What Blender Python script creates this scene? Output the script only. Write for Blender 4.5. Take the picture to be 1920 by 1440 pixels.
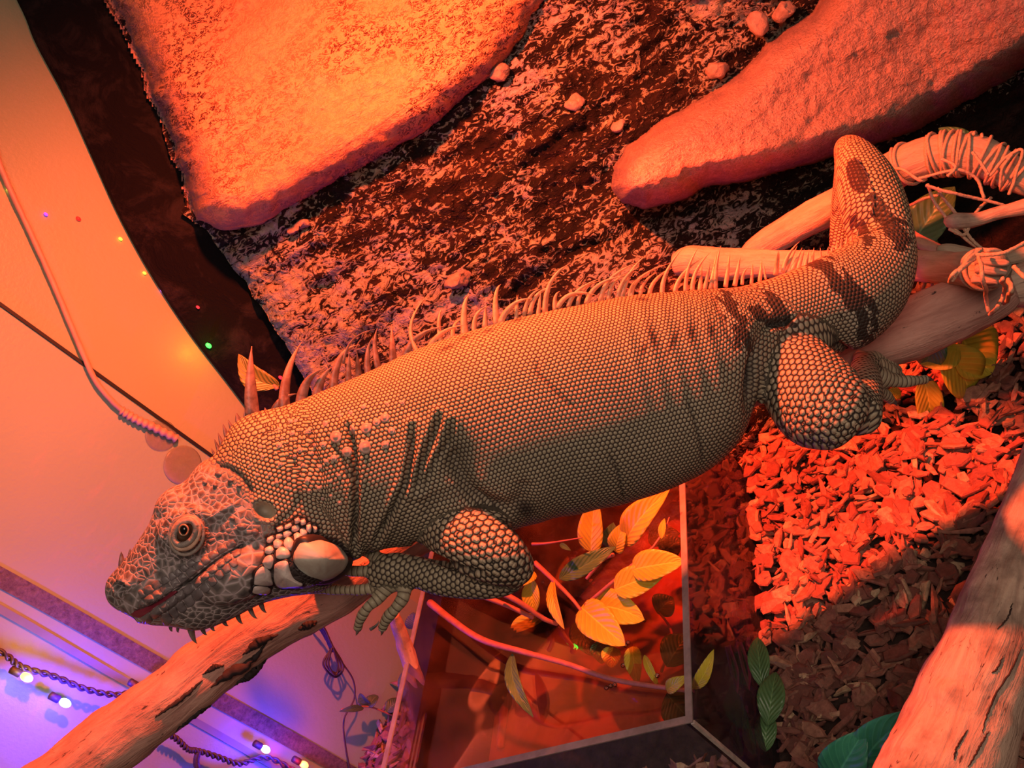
import bpy, bmesh, math, random
import numpy as np
from mathutils import Vector, Matrix, noise
from mathutils.bvhtree import BVHTree

for o in list(bpy.data.objects):
    bpy.data.objects.remove(o)
scn = bpy.context.scene
COL = scn.collection
random.seed(7)
rng = np.random.default_rng(7)

# ------------------------------------------------------------------ camera
F_PX = 1655.0
CAM_H = 0.60
dn = np.array([2090.0, 2130.0, F_PX]); dn /= np.linalg.norm(dn)      # gravity seen from the camera (x right, y down, z forward)
ez = -dn
ey = np.array([0, 0, 1.0]) - ez * ez[2]; ey /= np.linalg.norm(ey)
ex = np.cross(ey, ez)
M = np.array([ex, ey, ez])
OFF = np.array([0, 0, CAM_H])

def W(p):
    """camera-space metres -> world"""
    return np.asarray(p, float) @ M.T + OFF
def P(u, v, z):
    """a point seen at photograph position (u, v), z metres away -> world"""
    return W([(u - 960) / F_PX * z, (v - 720) / F_PX * z, z])
def proj(w):
    c = (np.asarray(w) - OFF) @ M
    return c[..., 0] / c[..., 2] * F_PX + 960, c[..., 1] / c[..., 2] * F_PX + 720, c[..., 2]
def ray(u, v):
    return M @ np.array([(u - 960) / F_PX, (v - 720) / F_PX, 1.0])
def FL(u, v, h=0.0):
    """where the ray of (u, v) meets the height h"""
    r = ray(u, v); t = (h - CAM_H) / r[2]
    return OFF + r * t
def PX(z, n=1.0):
    return n * z / F_PX

cam = bpy.data.cameras.new('camera'); camo = bpy.data.objects.new('camera', cam); COL.objects.link(camo)
cam.sensor_width = 36; cam.lens = F_PX / 1920 * 36; cam.clip_start = 0.02; cam.clip_end = 30
m = Matrix.Identity(4)
cx, cy, cz = M @ np.array([1, 0, 0]), M @ np.array([0, -1, 0]), M @ np.array([0, 0, -1])
for i in range(3):
    m[i][0], m[i][1], m[i][2], m[i][3] = cx[i], cy[i], cz[i], OFF[i]
camo.matrix_world = m
scn.camera = camo

# ------------------------------------------------------------------ light
vs = scn.view_settings
vs.view_transform = 'Standard'; vs.look = 'None'; vs.gamma = 1; vs.use_curve_mapping = False
vs.exposure = 0.0
w = bpy.data.worlds.new('world'); scn.world = w; w.use_nodes = True
bg = w.node_tree.nodes['Background']; bg.inputs[0].default_value = (1.0, 0.72, 0.55, 1); bg.inputs[1].default_value = 0.06

def lamp(name, kind, pos, energy, color, size=0.03, target=None, **kw):
    l = bpy.data.lights.new(name, kind); o = bpy.data.objects.new(name, l); COL.objects.link(o)
    l.energy = energy; l.color = color
    if kind == 'AREA': l.shape = 'DISK'; l.size = size
    else: l.shadow_soft_size = size
    o.location = pos
    if target is not None:
        d = Vector(target) - Vector(pos)
        o.rotation_euler = d.to_track_quat('-Z', 'Y').to_euler()
    for k, v in kw.items(): setattr(l, k, v)
    return o
UP = np.array([0, 0, 1.0])
body_c = P(900, 800, 0.50)
# heat lamp hanging over the animal
lamp('heat_lamp', 'SPOT', W([-0.13, -0.30, 0.39]), 37, (1.0, 0.115, 0.032), 0.012, P(820, 520, 0.6), spot_size=2.6, spot_blend=0.7)
# deep red bulb above the bark
lamp('red_bulb', 'SPOT', P(1560, 640, 0.60) + UP * 0.55, 85, (1.0, 0.045, 0.012), 0.012, FL(1570, 915), spot_size=0.54, spot_blend=0.25)
# basking spot on the upper ledge
lamp('basking_lamp', 'SPOT', P(800, 150, 0.62) + UP * 0.45, 6, (1.0, 0.28, 0.01), 0.02, P(860, 110, 0.72), spot_size=0.62, spot_blend=1.0)
# room light from the viewer's side
lamp('room_light', 'AREA', W([-0.06, -0.16, -0.30]), 3.1, (1.0, 0.77, 0.61), 0.4, P(900, 850, 0.5))

# ------------------------------------------------------------------ helpers
def new_obj(name, V, Fc, mat=None, parent=None, uv=None, smooth=True, attrs=None, loc=None):
    """one mesh object from world-space vertices; the origin goes to the parent's origin or to its own base"""
    V = np.asarray(V, float)
    if loc is None:
        if parent is not None: loc = np.array(root_loc(parent))
        else: loc = np.array([(V[:, 0].min() + V[:, 0].max()) / 2, (V[:, 1].min() + V[:, 1].max()) / 2, V[:, 2].min()])
    me = bpy.data.meshes.new(name)
    me.from_pydata((V - loc).tolist(), [], [tuple(int(i) for i in f) for f in Fc])
    if smooth: me.shade_smooth()
    if uv is not None:
        l = me.uv_layers.new(name='st')
        idx = np.empty(len(me.loops), int); me.loops.foreach_get('vertex_index', idx)
        l.data.foreach_set('uv', np.asarray(uv, float)[idx].ravel())
    if attrs:
        for k, a in attrs.items():
            at = me.attributes.new(k, 'FLOAT', 'POINT'); at.data.foreach_set('value', np.asarray(a, float))
    me.update()
    o = bpy.data.objects.new(name, me); COL.objects.link(o)
    if mat: me.materials.append(mat)
    if parent is not None: o.parent = parent
    else: o.location = loc
    return o
def root_loc(o):
    while o.parent is not None: o = o.parent
    return o.location
def tag(o, label=None, cat=None, group=None, kind=None):
    if label: o['label'] = label
    if cat: o['category'] = cat
    if group: o['group'] = group
    if kind: o['kind'] = kind
    return o
def empty(name, loc, label=None, cat=None, group=None):
    o = bpy.data.objects.new(name, None); COL.objects.link(o); o.location = Vector(loc); o.empty_display_size = 0.01
    return tag(o, label, cat, group)

def catmull(pts, n):
    """resample a polyline of any dimension with a Catmull-Rom spline"""
    p = np.asarray(pts, float)
    if len(p) == 2:
        t = np.linspace(0, 1, n)[:, None]; return p[0] * (1 - t) + p[1] * t
    q = np.vstack([2 * p[0] - p[1], p, 2 * p[-1] - p[-2]])
    T = np.linspace(0, len(p) - 1, n); out = []
    for t in T:
        i = min(int(t), len(p) - 2); f = t - i
        a, b, c, d = q[i], q[i + 1], q[i + 2], q[i + 3]
        out.append(0.5 * ((2 * b) + (-a + c) * f + (2 * a - 5 * b + 4 * c - d) * f * f + (-a + 3 * b - 3 * c + d) * f ** 3))
    return np.array(out)
def frames(path):
    d = np.gradient(path, axis=0); d /= np.linalg.norm(d, axis=1)[:, None] + 1e-12
    a = np.array([0.3, 0.2, 1.0]); n = a - d[0] * (a @ d[0])
    if np.linalg.norm(n) < 0.2: a = np.array([1.0, 0.3, 0]); n = a - d[0] * (a @ d[0])
    n /= np.linalg.norm(n); N = []
    for k in range(len(path)):
        n = n - d[k] * (n @ d[k]); n /= np.linalg.norm(n); N.append(n.copy())
    N = np.array(N); return d, N, np.cross(d, N)
def tube(path, rad, seg=16, rough=0.0, rs=60.0, flat=1.0, seed=0.0, tipround=True):
    """closed tube; returns V, F, UV (metres along, metres around)"""
    path = np.asarray(path, float); n = len(path)
    rad = np.broadcast_to(np.asarray(rad, float), (n,))
    d, N, B = frames(path)
    V = []; UV = []; s = np.concatenate([[0], np.cumsum(np.linalg.norm(np.diff(path, axis=0), axis=1))])
    for k in range(n):
        for j in range(seg):
            a = 2 * math.pi * j / seg
            r = rad[k]
            dirv = math.cos(a) * N[k] + math.sin(a) * B[k] * flat
            if rough:
                q = path[k] + dirv * r
                r = r * (1 + rough * (noise.fractal(Vector(q * rs + seed), 1.0, 2.0, 3)))
            V.append(path[k] + dirv * r); UV.append((s[k], (a if a <= math.pi else 2 * math.pi - a) * rad.max()))
    Fc = [(k * seg + j, k * seg + (j + 1) % seg, (k + 1) * seg + (j + 1) % seg, (k + 1) * seg + j) for k in range(n - 1) for j in range(seg)]
    e0, e1 = len(V), len(V) + 1
    V += [path[0] - d[0] * rad[0] * (0.35 if tipround else 0), path[-1] + d[-1] * rad[-1] * (0.35 if tipround else 0)]
    UV += [(0, 0), (s[-1], 0)]
    Fc += [(e0, (j + 1) % seg, j) for j in range(seg)] + [(e1, (n - 1) * seg + j, (n - 1) * seg + (j + 1) % seg) for j in range(seg)]
    return np.array(V), Fc, np.array(UV)
def pxpath(pts, n=None, noisy=0.0):
    """[(u, v, z[, radius px])] -> world path and radii in metres"""
    p = np.asarray(pts, float)
    if n: p = catmull(p, n)
    w = np.array([P(a[0], a[1], a[2]) for a in p])
    r = np.array([PX(a[2], a[3]) for a in p]) if p.shape[1] > 3 else None
    if noisy:
        w += rng.normal(0, noisy, w.shape)
    return w, r
def merge(parts):
    V, F_, U = [], [], []; k = 0
    for p in parts:
        V.append(p[0]); F_ += [tuple(i + k for i in f) for f in p[1]]; k += len(p[0])
        U.append(p[2] if len(p) > 2 and p[2] is not None else np.zeros((len(p[0]), 2)))
    return np.vstack(V), F_, np.vstack(U)
def boxm(c0, ax, ay, az):
    """box from a corner and three edge vectors"""
    c0, ax, ay, az = map(lambda a: np.asarray(a, float), (c0, ax, ay, az))
    V = np.array([c0 + i * ax + j * ay + k * az for i in (0, 1) for j in (0, 1) for k in (0, 1)])
    return V, [(0, 1, 3, 2), (4, 6, 7, 5), (0, 4, 5, 1), (2, 3, 7, 6), (0, 2, 6, 4), (1, 5, 7, 3)], None
def ellipsoid(c, ax, ay, az, nu=16, nv=10):
    V = []; c, ax, ay, az = map(np.asarray, (c, ax, ay, az))
    for i in range(nv + 1):
        th = math.pi * i / nv
        for j in range(nu):
            ph = 2 * math.pi * j / nu
            V.append(c + ax * math.sin(th) * math.cos(ph) + ay * math.sin(th) * math.sin(ph) + az * math.cos(th))
    Fc = [(i * nu + j, (i + 1) * nu + j, (i + 1) * nu + (j + 1) % nu, i * nu + (j + 1) % nu) for i in range(nv) for j in range(nu)]
    return np.array(V), Fc, None

# ------------------------------------------------------------------ materials
class G:
    def __init__(s, name):
        s.m = bpy.data.materials.new(name); s.m.use_nodes = True; s.nt = s.m.node_tree
        s.b = s.nt.nodes['Principled BSDF']; s.out = s.nt.nodes['Material Output']
    def n(s, typ, ins=None, **props):
        nd = s.nt.nodes.new('ShaderNode' + typ)
        for k, v in props.items(): setattr(nd, k, v)
        for k, v in (ins or {}).items(): s.set(nd.inputs[k], v)
        return nd
    def set(s, sock, v):
        if isinstance(v, bpy.types.NodeSocket): s.nt.links.new(v, sock)
        elif isinstance(v, bpy.types.Node): s.nt.links.new(v.outputs[0], sock)
        else:
            if hasattr(sock.default_value, '__len__') and not hasattr(v, '__len__'): v = (v, v, v)
            if sock.type == 'RGBA' and len(v) == 3: v = (*v, 1)
            sock.default_value = v
    def math(s, op, a, b=0.0, c=None, clamp=False):
        ins = {0: a, 1: b}
        if c is not None: ins[2] = c
        return s.n('Math', ins, operation=op, use_clamp=clamp).outputs[0]
    def ramp(s, fac, stops, interp='LINEAR'):
        r = s.n('ValToRGB', {0: fac}); e = r.color_ramp; e.interpolation = interp
        while len(e.elements) < len(stops): e.elements.new(0.5)
        for el, (p, c) in zip(e.elements, stops):
            el.position = p; el.color = (*c, 1) if hasattr(c, '__len__') else (c, c, c, 1)
        return r.outputs[0]
    def mix(s, f, a, b, blend='MIX'):
        nd = s.n('Mix', data_type='RGBA', blend_type=blend, clamp_factor=True)
        s.set(nd.inputs[0], f); s.set(nd.inputs[6], a); s.set(nd.inputs[7], b); return nd.outputs[2]
    def mixf(s, f, a, b):
        nd = s.n('Mix', data_type='FLOAT', clamp_factor=True)
        s.set(nd.inputs[0], f); s.set(nd.inputs[2], a); s.set(nd.inputs[3], b); return nd.outputs[0]
    def co(s, kind='Object', scale=(1, 1, 1), rot=(0, 0, 0)):
        c = s.n('UVMap', uv_map='st').outputs[0] if kind == 'st' else s.n('TexCoord').outputs[kind]
        return s.n('Mapping', {0: c, 'Scale': scale, 'Rotation': rot}).outputs[0]
    def noise(s, vec, scale, detail=4, rough=0.6, dist=0.0):
        return s.n('TexNoise', {'Vector': vec, 'Scale': scale, 'Detail': detail, 'Roughness': rough, 'Distortion': dist}).outputs[0]
    def vor(s, vec, scale, rand=1.0, feature='DISTANCE_TO_EDGE', dims='3D', out=0):
        return s.n('TexVoronoi', {'Vector': vec, 'Scale': scale, 'Randomness': rand}, feature=feature, voronoi_dimensions=dims).outputs[out]
    def attr(s, name): return s.n('Attribute', attribute_name=name).outputs['Fac']
    def bump(s, h, dist, strength=1.0, prev=None):
        ins = {'Height': h, 'Distance': dist, 'Strength': strength}
        if prev is not None: ins['Normal'] = prev
        return s.n('Bump', ins).outputs[0]
    def done(s, color=None, rough=None, normal=None, **kw):
        if color is not None: s.set(s.b.inputs['Base Color'], color)
        if rough is not None: s.set(s.b.inputs['Roughness'], rough)
        if normal is not None: s.set(s.b.inputs['Normal'], normal)
        for k, v in kw.items(): s.set(s.b.inputs[k.replace('_', ' ')], v)
        return s.m

def simple(name, col, rough=0.6, var=0.25, sc=40, bump=0.0, **kw):
    g = G(name); c = g.co(); n = g.noise(c, sc, 5)
    colr = g.ramp(n, [(0.3, tuple(x * (1 - var) for x in col)), (0.7, tuple(min(1, x * (1 + var)) for x in col))])
    return g.done(colr, rough, g.bump(n, bump) if bump else None, **kw)
def emis(name, col, strength):
    g = G(name); g.set(g.b.inputs['Base Color'], col); g.set(g.b.inputs['Emission Color'], col); g.set(g.b.inputs['Emission Strength'], strength)
    return g.m
def clear(name, tint=(1, 1, 1), rough=0.02, ior=1.45, haze=0.0, bumpn=False, hazecol=(0.5, 0.4, 0.35)):
    """thin clear acrylic or water surface: lets light through, reflects by Fresnel, a trace of haze"""
    g = G(name); nt = g.nt
    tr = g.n('BsdfTransparent', {0: tint}); gl = g.n('BsdfGlossy', {'Color': (1, 1, 1, 1), 'Roughness': rough})
    fr = g.n('Fresnel', {'IOR': ior})
    if bumpn:
        b = g.bump(g.noise(g.co(), 12, 1), 0.0006); g.set(gl.inputs['Normal'], b); g.set(fr.inputs['Normal'], b)
    mx = g.n('MixShader', {0: fr.outputs[0], 1: tr.outputs[0], 2: gl.outputs[0]})
    if haze:
        df = g.n('BsdfDiffuse', {0: hazecol}); hz = g.math('MULTIPLY', g.ramp(g.noise(g.co(), 25, 5), [(0.4, 0.15), (0.75, 1.0)]), haze)
        mx = g.n('MixShader', {0: hz, 1: mx.outputs[0], 2: df.outputs[0]})
    nt.links.new(mx.outputs[0], g.out.inputs[0]); return g.m

def wood_mat(name, c1, c2, dark, streak=22, crack=0.35, rough=0.75, mott=0.45):
    g = G(name); s = g.co('st', (1, 6, 1)); n1 = g.noise(s, streak, 6, 0.65, 0.6); n2 = g.noise(g.co(), 30, 5)
    c = g.ramp(n1, [(0.3, c1), (0.6, c2)])
    c = g.mix(g.ramp(n2, [(0.35, 1.0), (0.5, 0.0)]), c, g.mix(mott * 0.6, c, dark))
    sp = g.noise(g.co('st', (1, 4, 1)), 60, 4, 0.7, 1.2)
    c = g.mix(g.ramp(sp, [(0.63, 0.0), (0.69, crack * 2)]), c, dark)
    h = g.math('ADD', g.math('MULTIPLY', n1, 1.0), g.math('MULTIPLY', n2, 1.2))
    return g.done(c, rough, g.bump(h, 0.003, 0.8))

M_perch = wood_mat('perch_wood', (0.36, 0.16, 0.13), (0.56, 0.30, 0.24), (0.035, 0.015, 0.015), crack=0.5)
M_branch = wood_mat('smooth_branch_wood', (0.30, 0.21, 0.14), (0.48, 0.35, 0.25), (0.12, 0.08, 0.05), crack=0.2)
M_log = wood_mat('barked_log_wood', (0.34, 0.20, 0.15), (0.58, 0.40, 0.30), (0.08, 0.04, 0.03), crack=0.5, mott=1.0)
M_twine = simple('jute_twine', (0.50, 0.30, 0.20), 0.85, 0.3, 900, 0.0004)
M_stem = simple('young_stem_bark', (0.42, 0.15, 0.12), 0.5, 0.2, 150, 0.0005)
M_pinkwood = wood_mat('pale_branch_wood', (0.5, 0.28, 0.22), (0.72, 0.45, 0.36), (0.2, 0.08, 0.06))

def leaf_mat(name, col, col2, brown=0.0):
    g = G(name); u = g.n('UVMap', uv_map='st').outputs[0]; sp = g.n('SeparateXYZ', {0: u})
    ax = g.math('ABSOLUTE', sp.outputs[1])
    vein = g.math('SINE', g.math('MULTIPLY', g.math('SUBTRACT', sp.outputs[0], g.math('MULTIPLY', ax, 0.35)), 52.0))
    n = g.noise(g.co(), 60, 4)
    c = g.ramp(n, [(0.3, col), (0.7, col2)])
    light = tuple(min(1, x * 1.35 + 0.02) for x in col2)
    c = g.mix(g.ramp(vein, [(0.9, 0.0), (1.0, 0.35)]), c, light)
    c = g.mix(g.ramp(ax, [(0.02, 0.8), (0.06, 0.0)]), c, light)
    if brown: c = g.mix(g.ramp(g.noise(g.co(), 45, 3, 0.5), [(0.66, 0.0), (0.70, brown)]), c, (0.05, 0.02, 0.01))
    h = g.math('ADD', g.math('MULTIPLY', vein, 0.5), g.ramp(ax, [(0, 0.0), (0.12, 1.0)]))
    return g.done(c, 0.35, g.bump(h, 0.0005, 0.6), Specular_IOR_Level=0.4)
M_leaf_y = leaf_mat('yellowing_leaf', (0.50, 0.40, 0.03), (0.66, 0.54, 0.06), 0.0)
M_leaf_g = leaf_mat('dark_green_leaf', (0.05, 0.13, 0.05), (0.10, 0.22, 0.08))
M_leaf_t = leaf_mat('teal_green_leaf', (0.03, 0.22, 0.13), (0.06, 0.33, 0.20), 1.0)

def leaf(name, base, tip, width, mat, parent=None, up=None, curl=0.12, fold=0.18, side=0.0, blunt=0.0, roll=0.0):
    """a leaf between two world points, with midrib fold, curl, short stalk and real thickness"""
    b, t = np.asarray(base, float), np.asarray(tip, float); L = np.linalg.norm(t - b); ax = (t - b) / L
    n = np.asarray(up if up is not None else np.array([0, 0, 0.8]) + M @ np.array([0, 0, -0.8]), float)
    n = n - ax * (n @ ax); n /= np.linalg.norm(n); sd = np.cross(ax, n)
    if roll: n, sd = n * math.cos(roll) + sd * math.sin(roll), sd * math.cos(roll) - n * math.sin(roll)
    nu, nv = 18, 4; V = []; UV = []
    for lay in (0, 1):
        for i in range(nu + 1):
            s = i / nu
            wd = width / 2 * (math.sin(math.pi * min(1, s * 1.0) ** (0.85 - 0.2 * blunt)) ** (0.75 - 0.25 * blunt)) if 0 < s < 1 else width * 0.008
            for j in range(-nv, nv + 1):
                q = j / nv
                p = b + ax * L * s + sd * (wd * q + side * L * math.sin(math.pi * s)) + n * (abs(q) * wd * fold * 2 + curl * L * math.sin(math.pi * s) - lay * 0.0004 + 0.03 * wd * math.sin(9 * s + 2 * q))
                V.append(p); UV.append((s, q))
    R = 2 * nv + 1; O = (nu + 1) * R; Fc = []
    for i in range(nu):
        for j in range(R - 1):
            a = i * R + j
            Fc.append((a, a + 1, a + R + 1, a + R)); Fc.append((O + a, O + a + R, O + a + R + 1, O + a + 1))
        for j, fl in ((0, 1), (R - 1, 0)):
            a = i * R + j; q = (a, a + R, O + a + R, O + a); Fc.append(q if fl else q[::-1])
    return new_obj(name, V, Fc, mat, parent, UV)

# ------------------------------------------------------------------ the setting
def fbm(x, y, oct=5, seed=0, gain=0.55):
    out = 0; amp = 1; tot = 0
    for o in range(oct):
        r = np.random.default_rng(seed * 31 + o); T = r.random((257, 257))
        X = x * 2 ** o + 17.3 * o; Y = y * 2 ** o + 9.1 * o
        xi = np.floor(X).astype(int); yi = np.floor(Y).astype(int); fx = X - xi; fy = Y - yi
        fx = fx * fx * (3 - 2 * fx); fy = fy * fy * (3 - 2 * fy); xi %= 256; yi %= 256
        v = (T[xi, yi] * (1 - fx) + T[xi + 1, yi] * fx) * (1 - fy) + (T[xi, yi + 1] * (1 - fx) + T[xi + 1, yi + 1] * fx) * fy
        out = out + (v - 0.5) * 2 * amp; tot += amp; amp *= gain
    return out / tot

# back wall: a vertical plane through two points of the floor line
A0, A1 = FL(830, 1130), FL(690, 1420)
wd = A1 - A0; wd[2] = 0; wd /= np.linalg.norm(wd)                      # along the wall, towards the photo's bottom
wn = np.cross(wd, [0, 0, 1]);
if wn @ (OFF - A0) < 0: wn = -wn                                        # faces the room
def WP(u, v, off=0.0):
    """where the ray of (u, v) meets the wall, pulled `off` metres into the room"""
    r = ray(u, v); t = ((A0 + wn * off - OFF) @ wn) / (r @ wn); return OFF + r * t
g = G('wall_panel'); c = g.co()
base = g.ramp(g.noise(c, 4, 3, 0.5), [(0.3, (0.33, 0.34, 0.19)), (0.7, (0.40, 0.38, 0.25))])
# lamp light differs across the seam: painted as a redder and a greener tint
v0 = A0 - wd * 1.6
sa_, sb_ = WP(0, 570), WP(400, 857); sdir = sb_ - sa_; sdir /= np.linalg.norm(sdir); sn = np.cross(sdir, wn); sn /= np.linalg.norm(sn)
if (WP(200, 1000) - sa_) @ sn < 0: sn = -sn
wc = v0 + wd * 1.45 - wn * 0.01; wc[2] = -.02                      # the wall mesh's own origin
side_ = g.n('VectorMath', {0: g.n('TexCoord').outputs['Object'], 1: tuple(sn)}, operation='DOT_PRODUCT').outputs['Value']
side_ = g.math('GREATER_THAN', side_, float((sa_ - wc) @ sn))
base = g.mix(side_, base, g.ramp(g.noise(c, 4, 3, 0.5), [(0.3, (0.27, 0.36, 0.25)), (0.7, (0.34, 0.40, 0.30))]))
sm = g.noise(g.co('Object', (1, 1, 3)), 30, 5, 0.7)
base = g.mix(g.ramp(sm, [(0.55, 0.0), (0.8, 0.35)]), base, (0.45, 0.36, 0.30))
M_wall = g.done(base, 0.38, g.bump(g.noise(c, 260, 2), 0.0003), Specular_IOR_Level=0.35)
v0 = A0 - wd * 1.6; 
V, Fc, _ = boxm(v0 - np.array([0, 0, .02]) - wn * 0.02, wd * 2.9, wn * 0.02, np.array([0, 0, 1.75]))
tag(new_obj('wall_back', V, Fc, M_wall, smooth=False), kind='structure')
M_seam = simple('black_silicone', (0.004, 0.003, 0.003), 0.6)
def vstrip(name, pt, width, mat, th=0.003, z0=0.0, z1=1.7):
    """vertical strip on the wall through a wall point"""
    q = np.array([pt[0], pt[1], z0]) - wd * width / 2
    V, Fc, _ = boxm(q, wd * width, wn * th, np.array([0, 0, z1 - z0])); return tag(new_obj(name, V, Fc, mat, smooth=False), kind='structure')
def slant(name, pts, width, mat, th=0.002, kind=True):
    w_ = np.array([WP(*p, th / 2) for p in pts]); w_ = catmull(w_, 24)
    d = np.gradient(w_, axis=0); d /= np.linalg.norm(d, axis=1)[:, None]; s = np.cross(d, wn)
    V = np.vstack([w_ + s * width / 2 - wn * th / 2, w_ - s * width / 2 - wn * th / 2, w_ + s * width / 2 + wn * th / 2, w_ - s * width / 2 + wn * th / 2]); n = len(w_)
    Fc = []
    for i in range(n - 1):
        a, b, c_, d_ = i, n + i, 2 * n + i, 3 * n + i
        Fc += [(c_, c_ + 1, d_ + 1, d_), (a, b, b + 1, a + 1), (a, a + 1, c_ + 1, c_), (b, d_, d_ + 1, b + 1)]
    Fc += [(0, 2 * n, 3 * n, n), (n - 1, 2 * n - 1, 4 * n - 1, 3 * n - 1)]
    o = new_obj(name, V, Fc, mat, smooth=False)
    return tag(o, kind='structure') if kind else o
slant('trim_1', [(-700, 62), (-400, 284), (0, 570), (195, 710), (400, 857), (560, 972)], 0.0028, M_seam)
g = G('rusty_frame_strip'); n = g.noise(g.co(), 220, 6, 0.75); M_strip = g.done(g.ramp(n, [(0.35, (0.07, 0.05, 0.045)), (0.65, (0.20, 0.15, 0.13))]), 0.7, g.bump(n, 0.002))
slant('trim_2', [(-800, 672), (-400, 877), (0, 1082), (320, 1262), (640, 1440), (900, 1590)], 0.0145, M_strip, 0.0015)
M_strip2 = simple('faint_groove', (0.20, 0.22, 0.20), 0.5, 0.1)
slant('trim_3', [(-800, 716), (-400, 925), (0, 1142), (230, 1275), (400, 1372), (640, 1510)], 0.006, M_strip2, 0.002)

# floor of dark soil
M_soil = simple('dark_soil', (0.035, 0.018, 0.014), 0.95, 0.5, 120, 0.004)
fl = [np.array([A0[0], A0[1], 0]) - wd * 1.6, np.array([A0[0], A0[1], 0]) + wd * 1.2]
V, Fc, _ = boxm(fl[0] - np.array([0, 0, 0.03]), wd * 2.8, wn * 2.4, np.array([0, 0, 0.03]))
tag(new_obj('floor', V, Fc, M_soil, smooth=False), kind='structure')

# black backing sheet with a smooth curved edge, standing just off the wall
edge = catmull([(-60, -180), (40, 0), (72, 75), (128, 180), (178, 290), (228, 400), (288, 510), (360, 620), (430, 712), (492, 792), (590, 900), (760, 1040)], 60)
L_ = np.array([WP(u, v, 0.012) for u, v in edge]); R_ = np.array([WP(u + 420 - max(0, v) * 0.05, v - 60, 0.012) for u, v in edge])
n = len(L_); th = wn * 0.008
V = np.vstack([L_, R_, L_ - th, R_ - th]); Fc = []
for i in range(n - 1): Fc += [(i, n + i, n + i + 1, i + 1), (2 * n + i, 2 * n + i + 1, 3 * n + i + 1, 3 * n + i), (i, i + 1, 2 * n + i + 1, 2 * n + i), (n + i, 3 * n + i, 3 * n + i + 1, n + i + 1)]
g = G('black_backing'); nn = g.noise(g.co(), 25, 6, 0.7, 0.5)
M_black = g.done(g.ramp(nn, [(0.5, (0.006, 0.004, 0.004)), (0.75, (0.03, 0.02, 0.018))]), 0.85, g.bump(nn, 0.004), Specular_IOR_Level=0.1)
tag(new_obj('backing_sheet', V, Fc, M_black), 'black backing sheet with a smooth curved edge between the beige wall and the rock', 'backing sheet')

# ------------------------------------------------------------------ artificial rock
def streak_uv(u, v):
    ca, sa = 0.82, -0.57
    return np.stack([((u) * ca + v * sa) * 4.8e-4, ((-u) * sa + v * ca) * 4.8e-4], -1)
ledge_edge_pts = np.array([(118, -260), (150, -120), (195, 0), (225, 50), (262, 125), (275, 180), (300, 225), (322, 290), (338, 330), (350, 385), (340, 400), (384, 432), (420, 480), (455, 520), (500, 590), (535, 650), (566, 700), (620, 800), (660, 960)], float)
def left_edge(v):
    return np.interp(v, ledge_edge_pts[:, 1], ledge_edge_pts[:, 0])
def zmain(u, v):
    z = 0.80 - 6.0e-5 * (u - 200) + 1.0e-4 * v
    z = z + 0.10 * np.clip((u - 1150) / 600, 0, 1) ** 1.3 * np.clip((v + 150) / 350, 0, 1)
    return z
def seg_dist(u, v, pts):
    """signed distance (positive inside) to a closed polygon, px"""
    pts = np.asarray(pts, float); n = len(pts); d = np.full(u.shape, 1e9); ins = np.zeros(u.shape, bool)
    for i in range(n):
        a, b = pts[i], pts[(i + 1) % n]; ab = b - a
        t = np.clip(((u - a[0]) * ab[0] + (v - a[1]) * ab[1]) / (ab @ ab), 0, 1)
        d = np.minimum(d, np.hypot(u - a[0] - t * ab[0], v - a[1] - t * ab[1]))
        c = ((a[1] > v) != (b[1] > v)) & (u < (b[0] - a[0]) * (v - a[1]) / (b[1] - a[1] + 1e-12) + a[0]); ins ^= c
    return np.where(ins, d, -d)
def PV(u, v, z, wall_gap=0.022):
    """grid of surface points; kept clear of the back wall and above the floor"""
    R = np.stack([(u - 960) / F_PX + 0 * z, (v - 720) / F_PX + 0 * z, 1 + 0 * z], -1) @ M.T
    tf = np.where(R[..., 2] < -1e-3, (0.001 - CAM_H) / np.minimum(R[..., 2], -1e-3), 1e9)
    rn = R @ wn; tw = np.where(rn < -1e-3, ((A0 + wn * wall_gap - OFF) @ wn) / np.minimum(rn, -1e-3), 1e9)
    z = np.minimum(z, np.minimum(tf, tw))
    return W(np.stack([(u - 960) / F_PX * z, (v - 720) / F_PX * z, z], -1))
def grid_faces(nr, nc):
    i, j = np.meshgrid(np.arange(nr - 1), np.arange(nc - 1), indexing='ij'); a = (i * nc + j).ravel()
    return np.stack([a, a + nc, a + nc + 1, a + 1], 1)
# main face
vv = np.linspace(-260, 940, 250); tt = np.linspace(0, 1, 400)
Lj = left_edge(vv) + 9 * fbm(vv / 28, vv * 0 + 3, 4, 5)
VV = np.repeat(vv[:, None], 400, 1); UU = Lj[:, None] + (2250 - Lj[:, None]) * tt[None, :] ** 1.1
Z = zmain(UU, VV)
S = streak_uv(UU, VV)
Z = Z - 0.020 * fbm(S[..., 0] * 9, S[..., 1] * 34, 5, 11) - 0.012 * fbm(UU / 90, VV / 90, 4, 12)
cr = fbm(S[..., 0] * 120, S[..., 1] * 190, 3, 13); Z = Z - 0.0035 * np.clip(cr * 2.2, -1, 1)
Z = Z + 0.02 * np.exp(-(UU - Lj[:, None]) / 14)
Wd = PV(UU, VV, Z).reshape(-1, 3)
Fm = grid_faces(250, 400).tolist()
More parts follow.
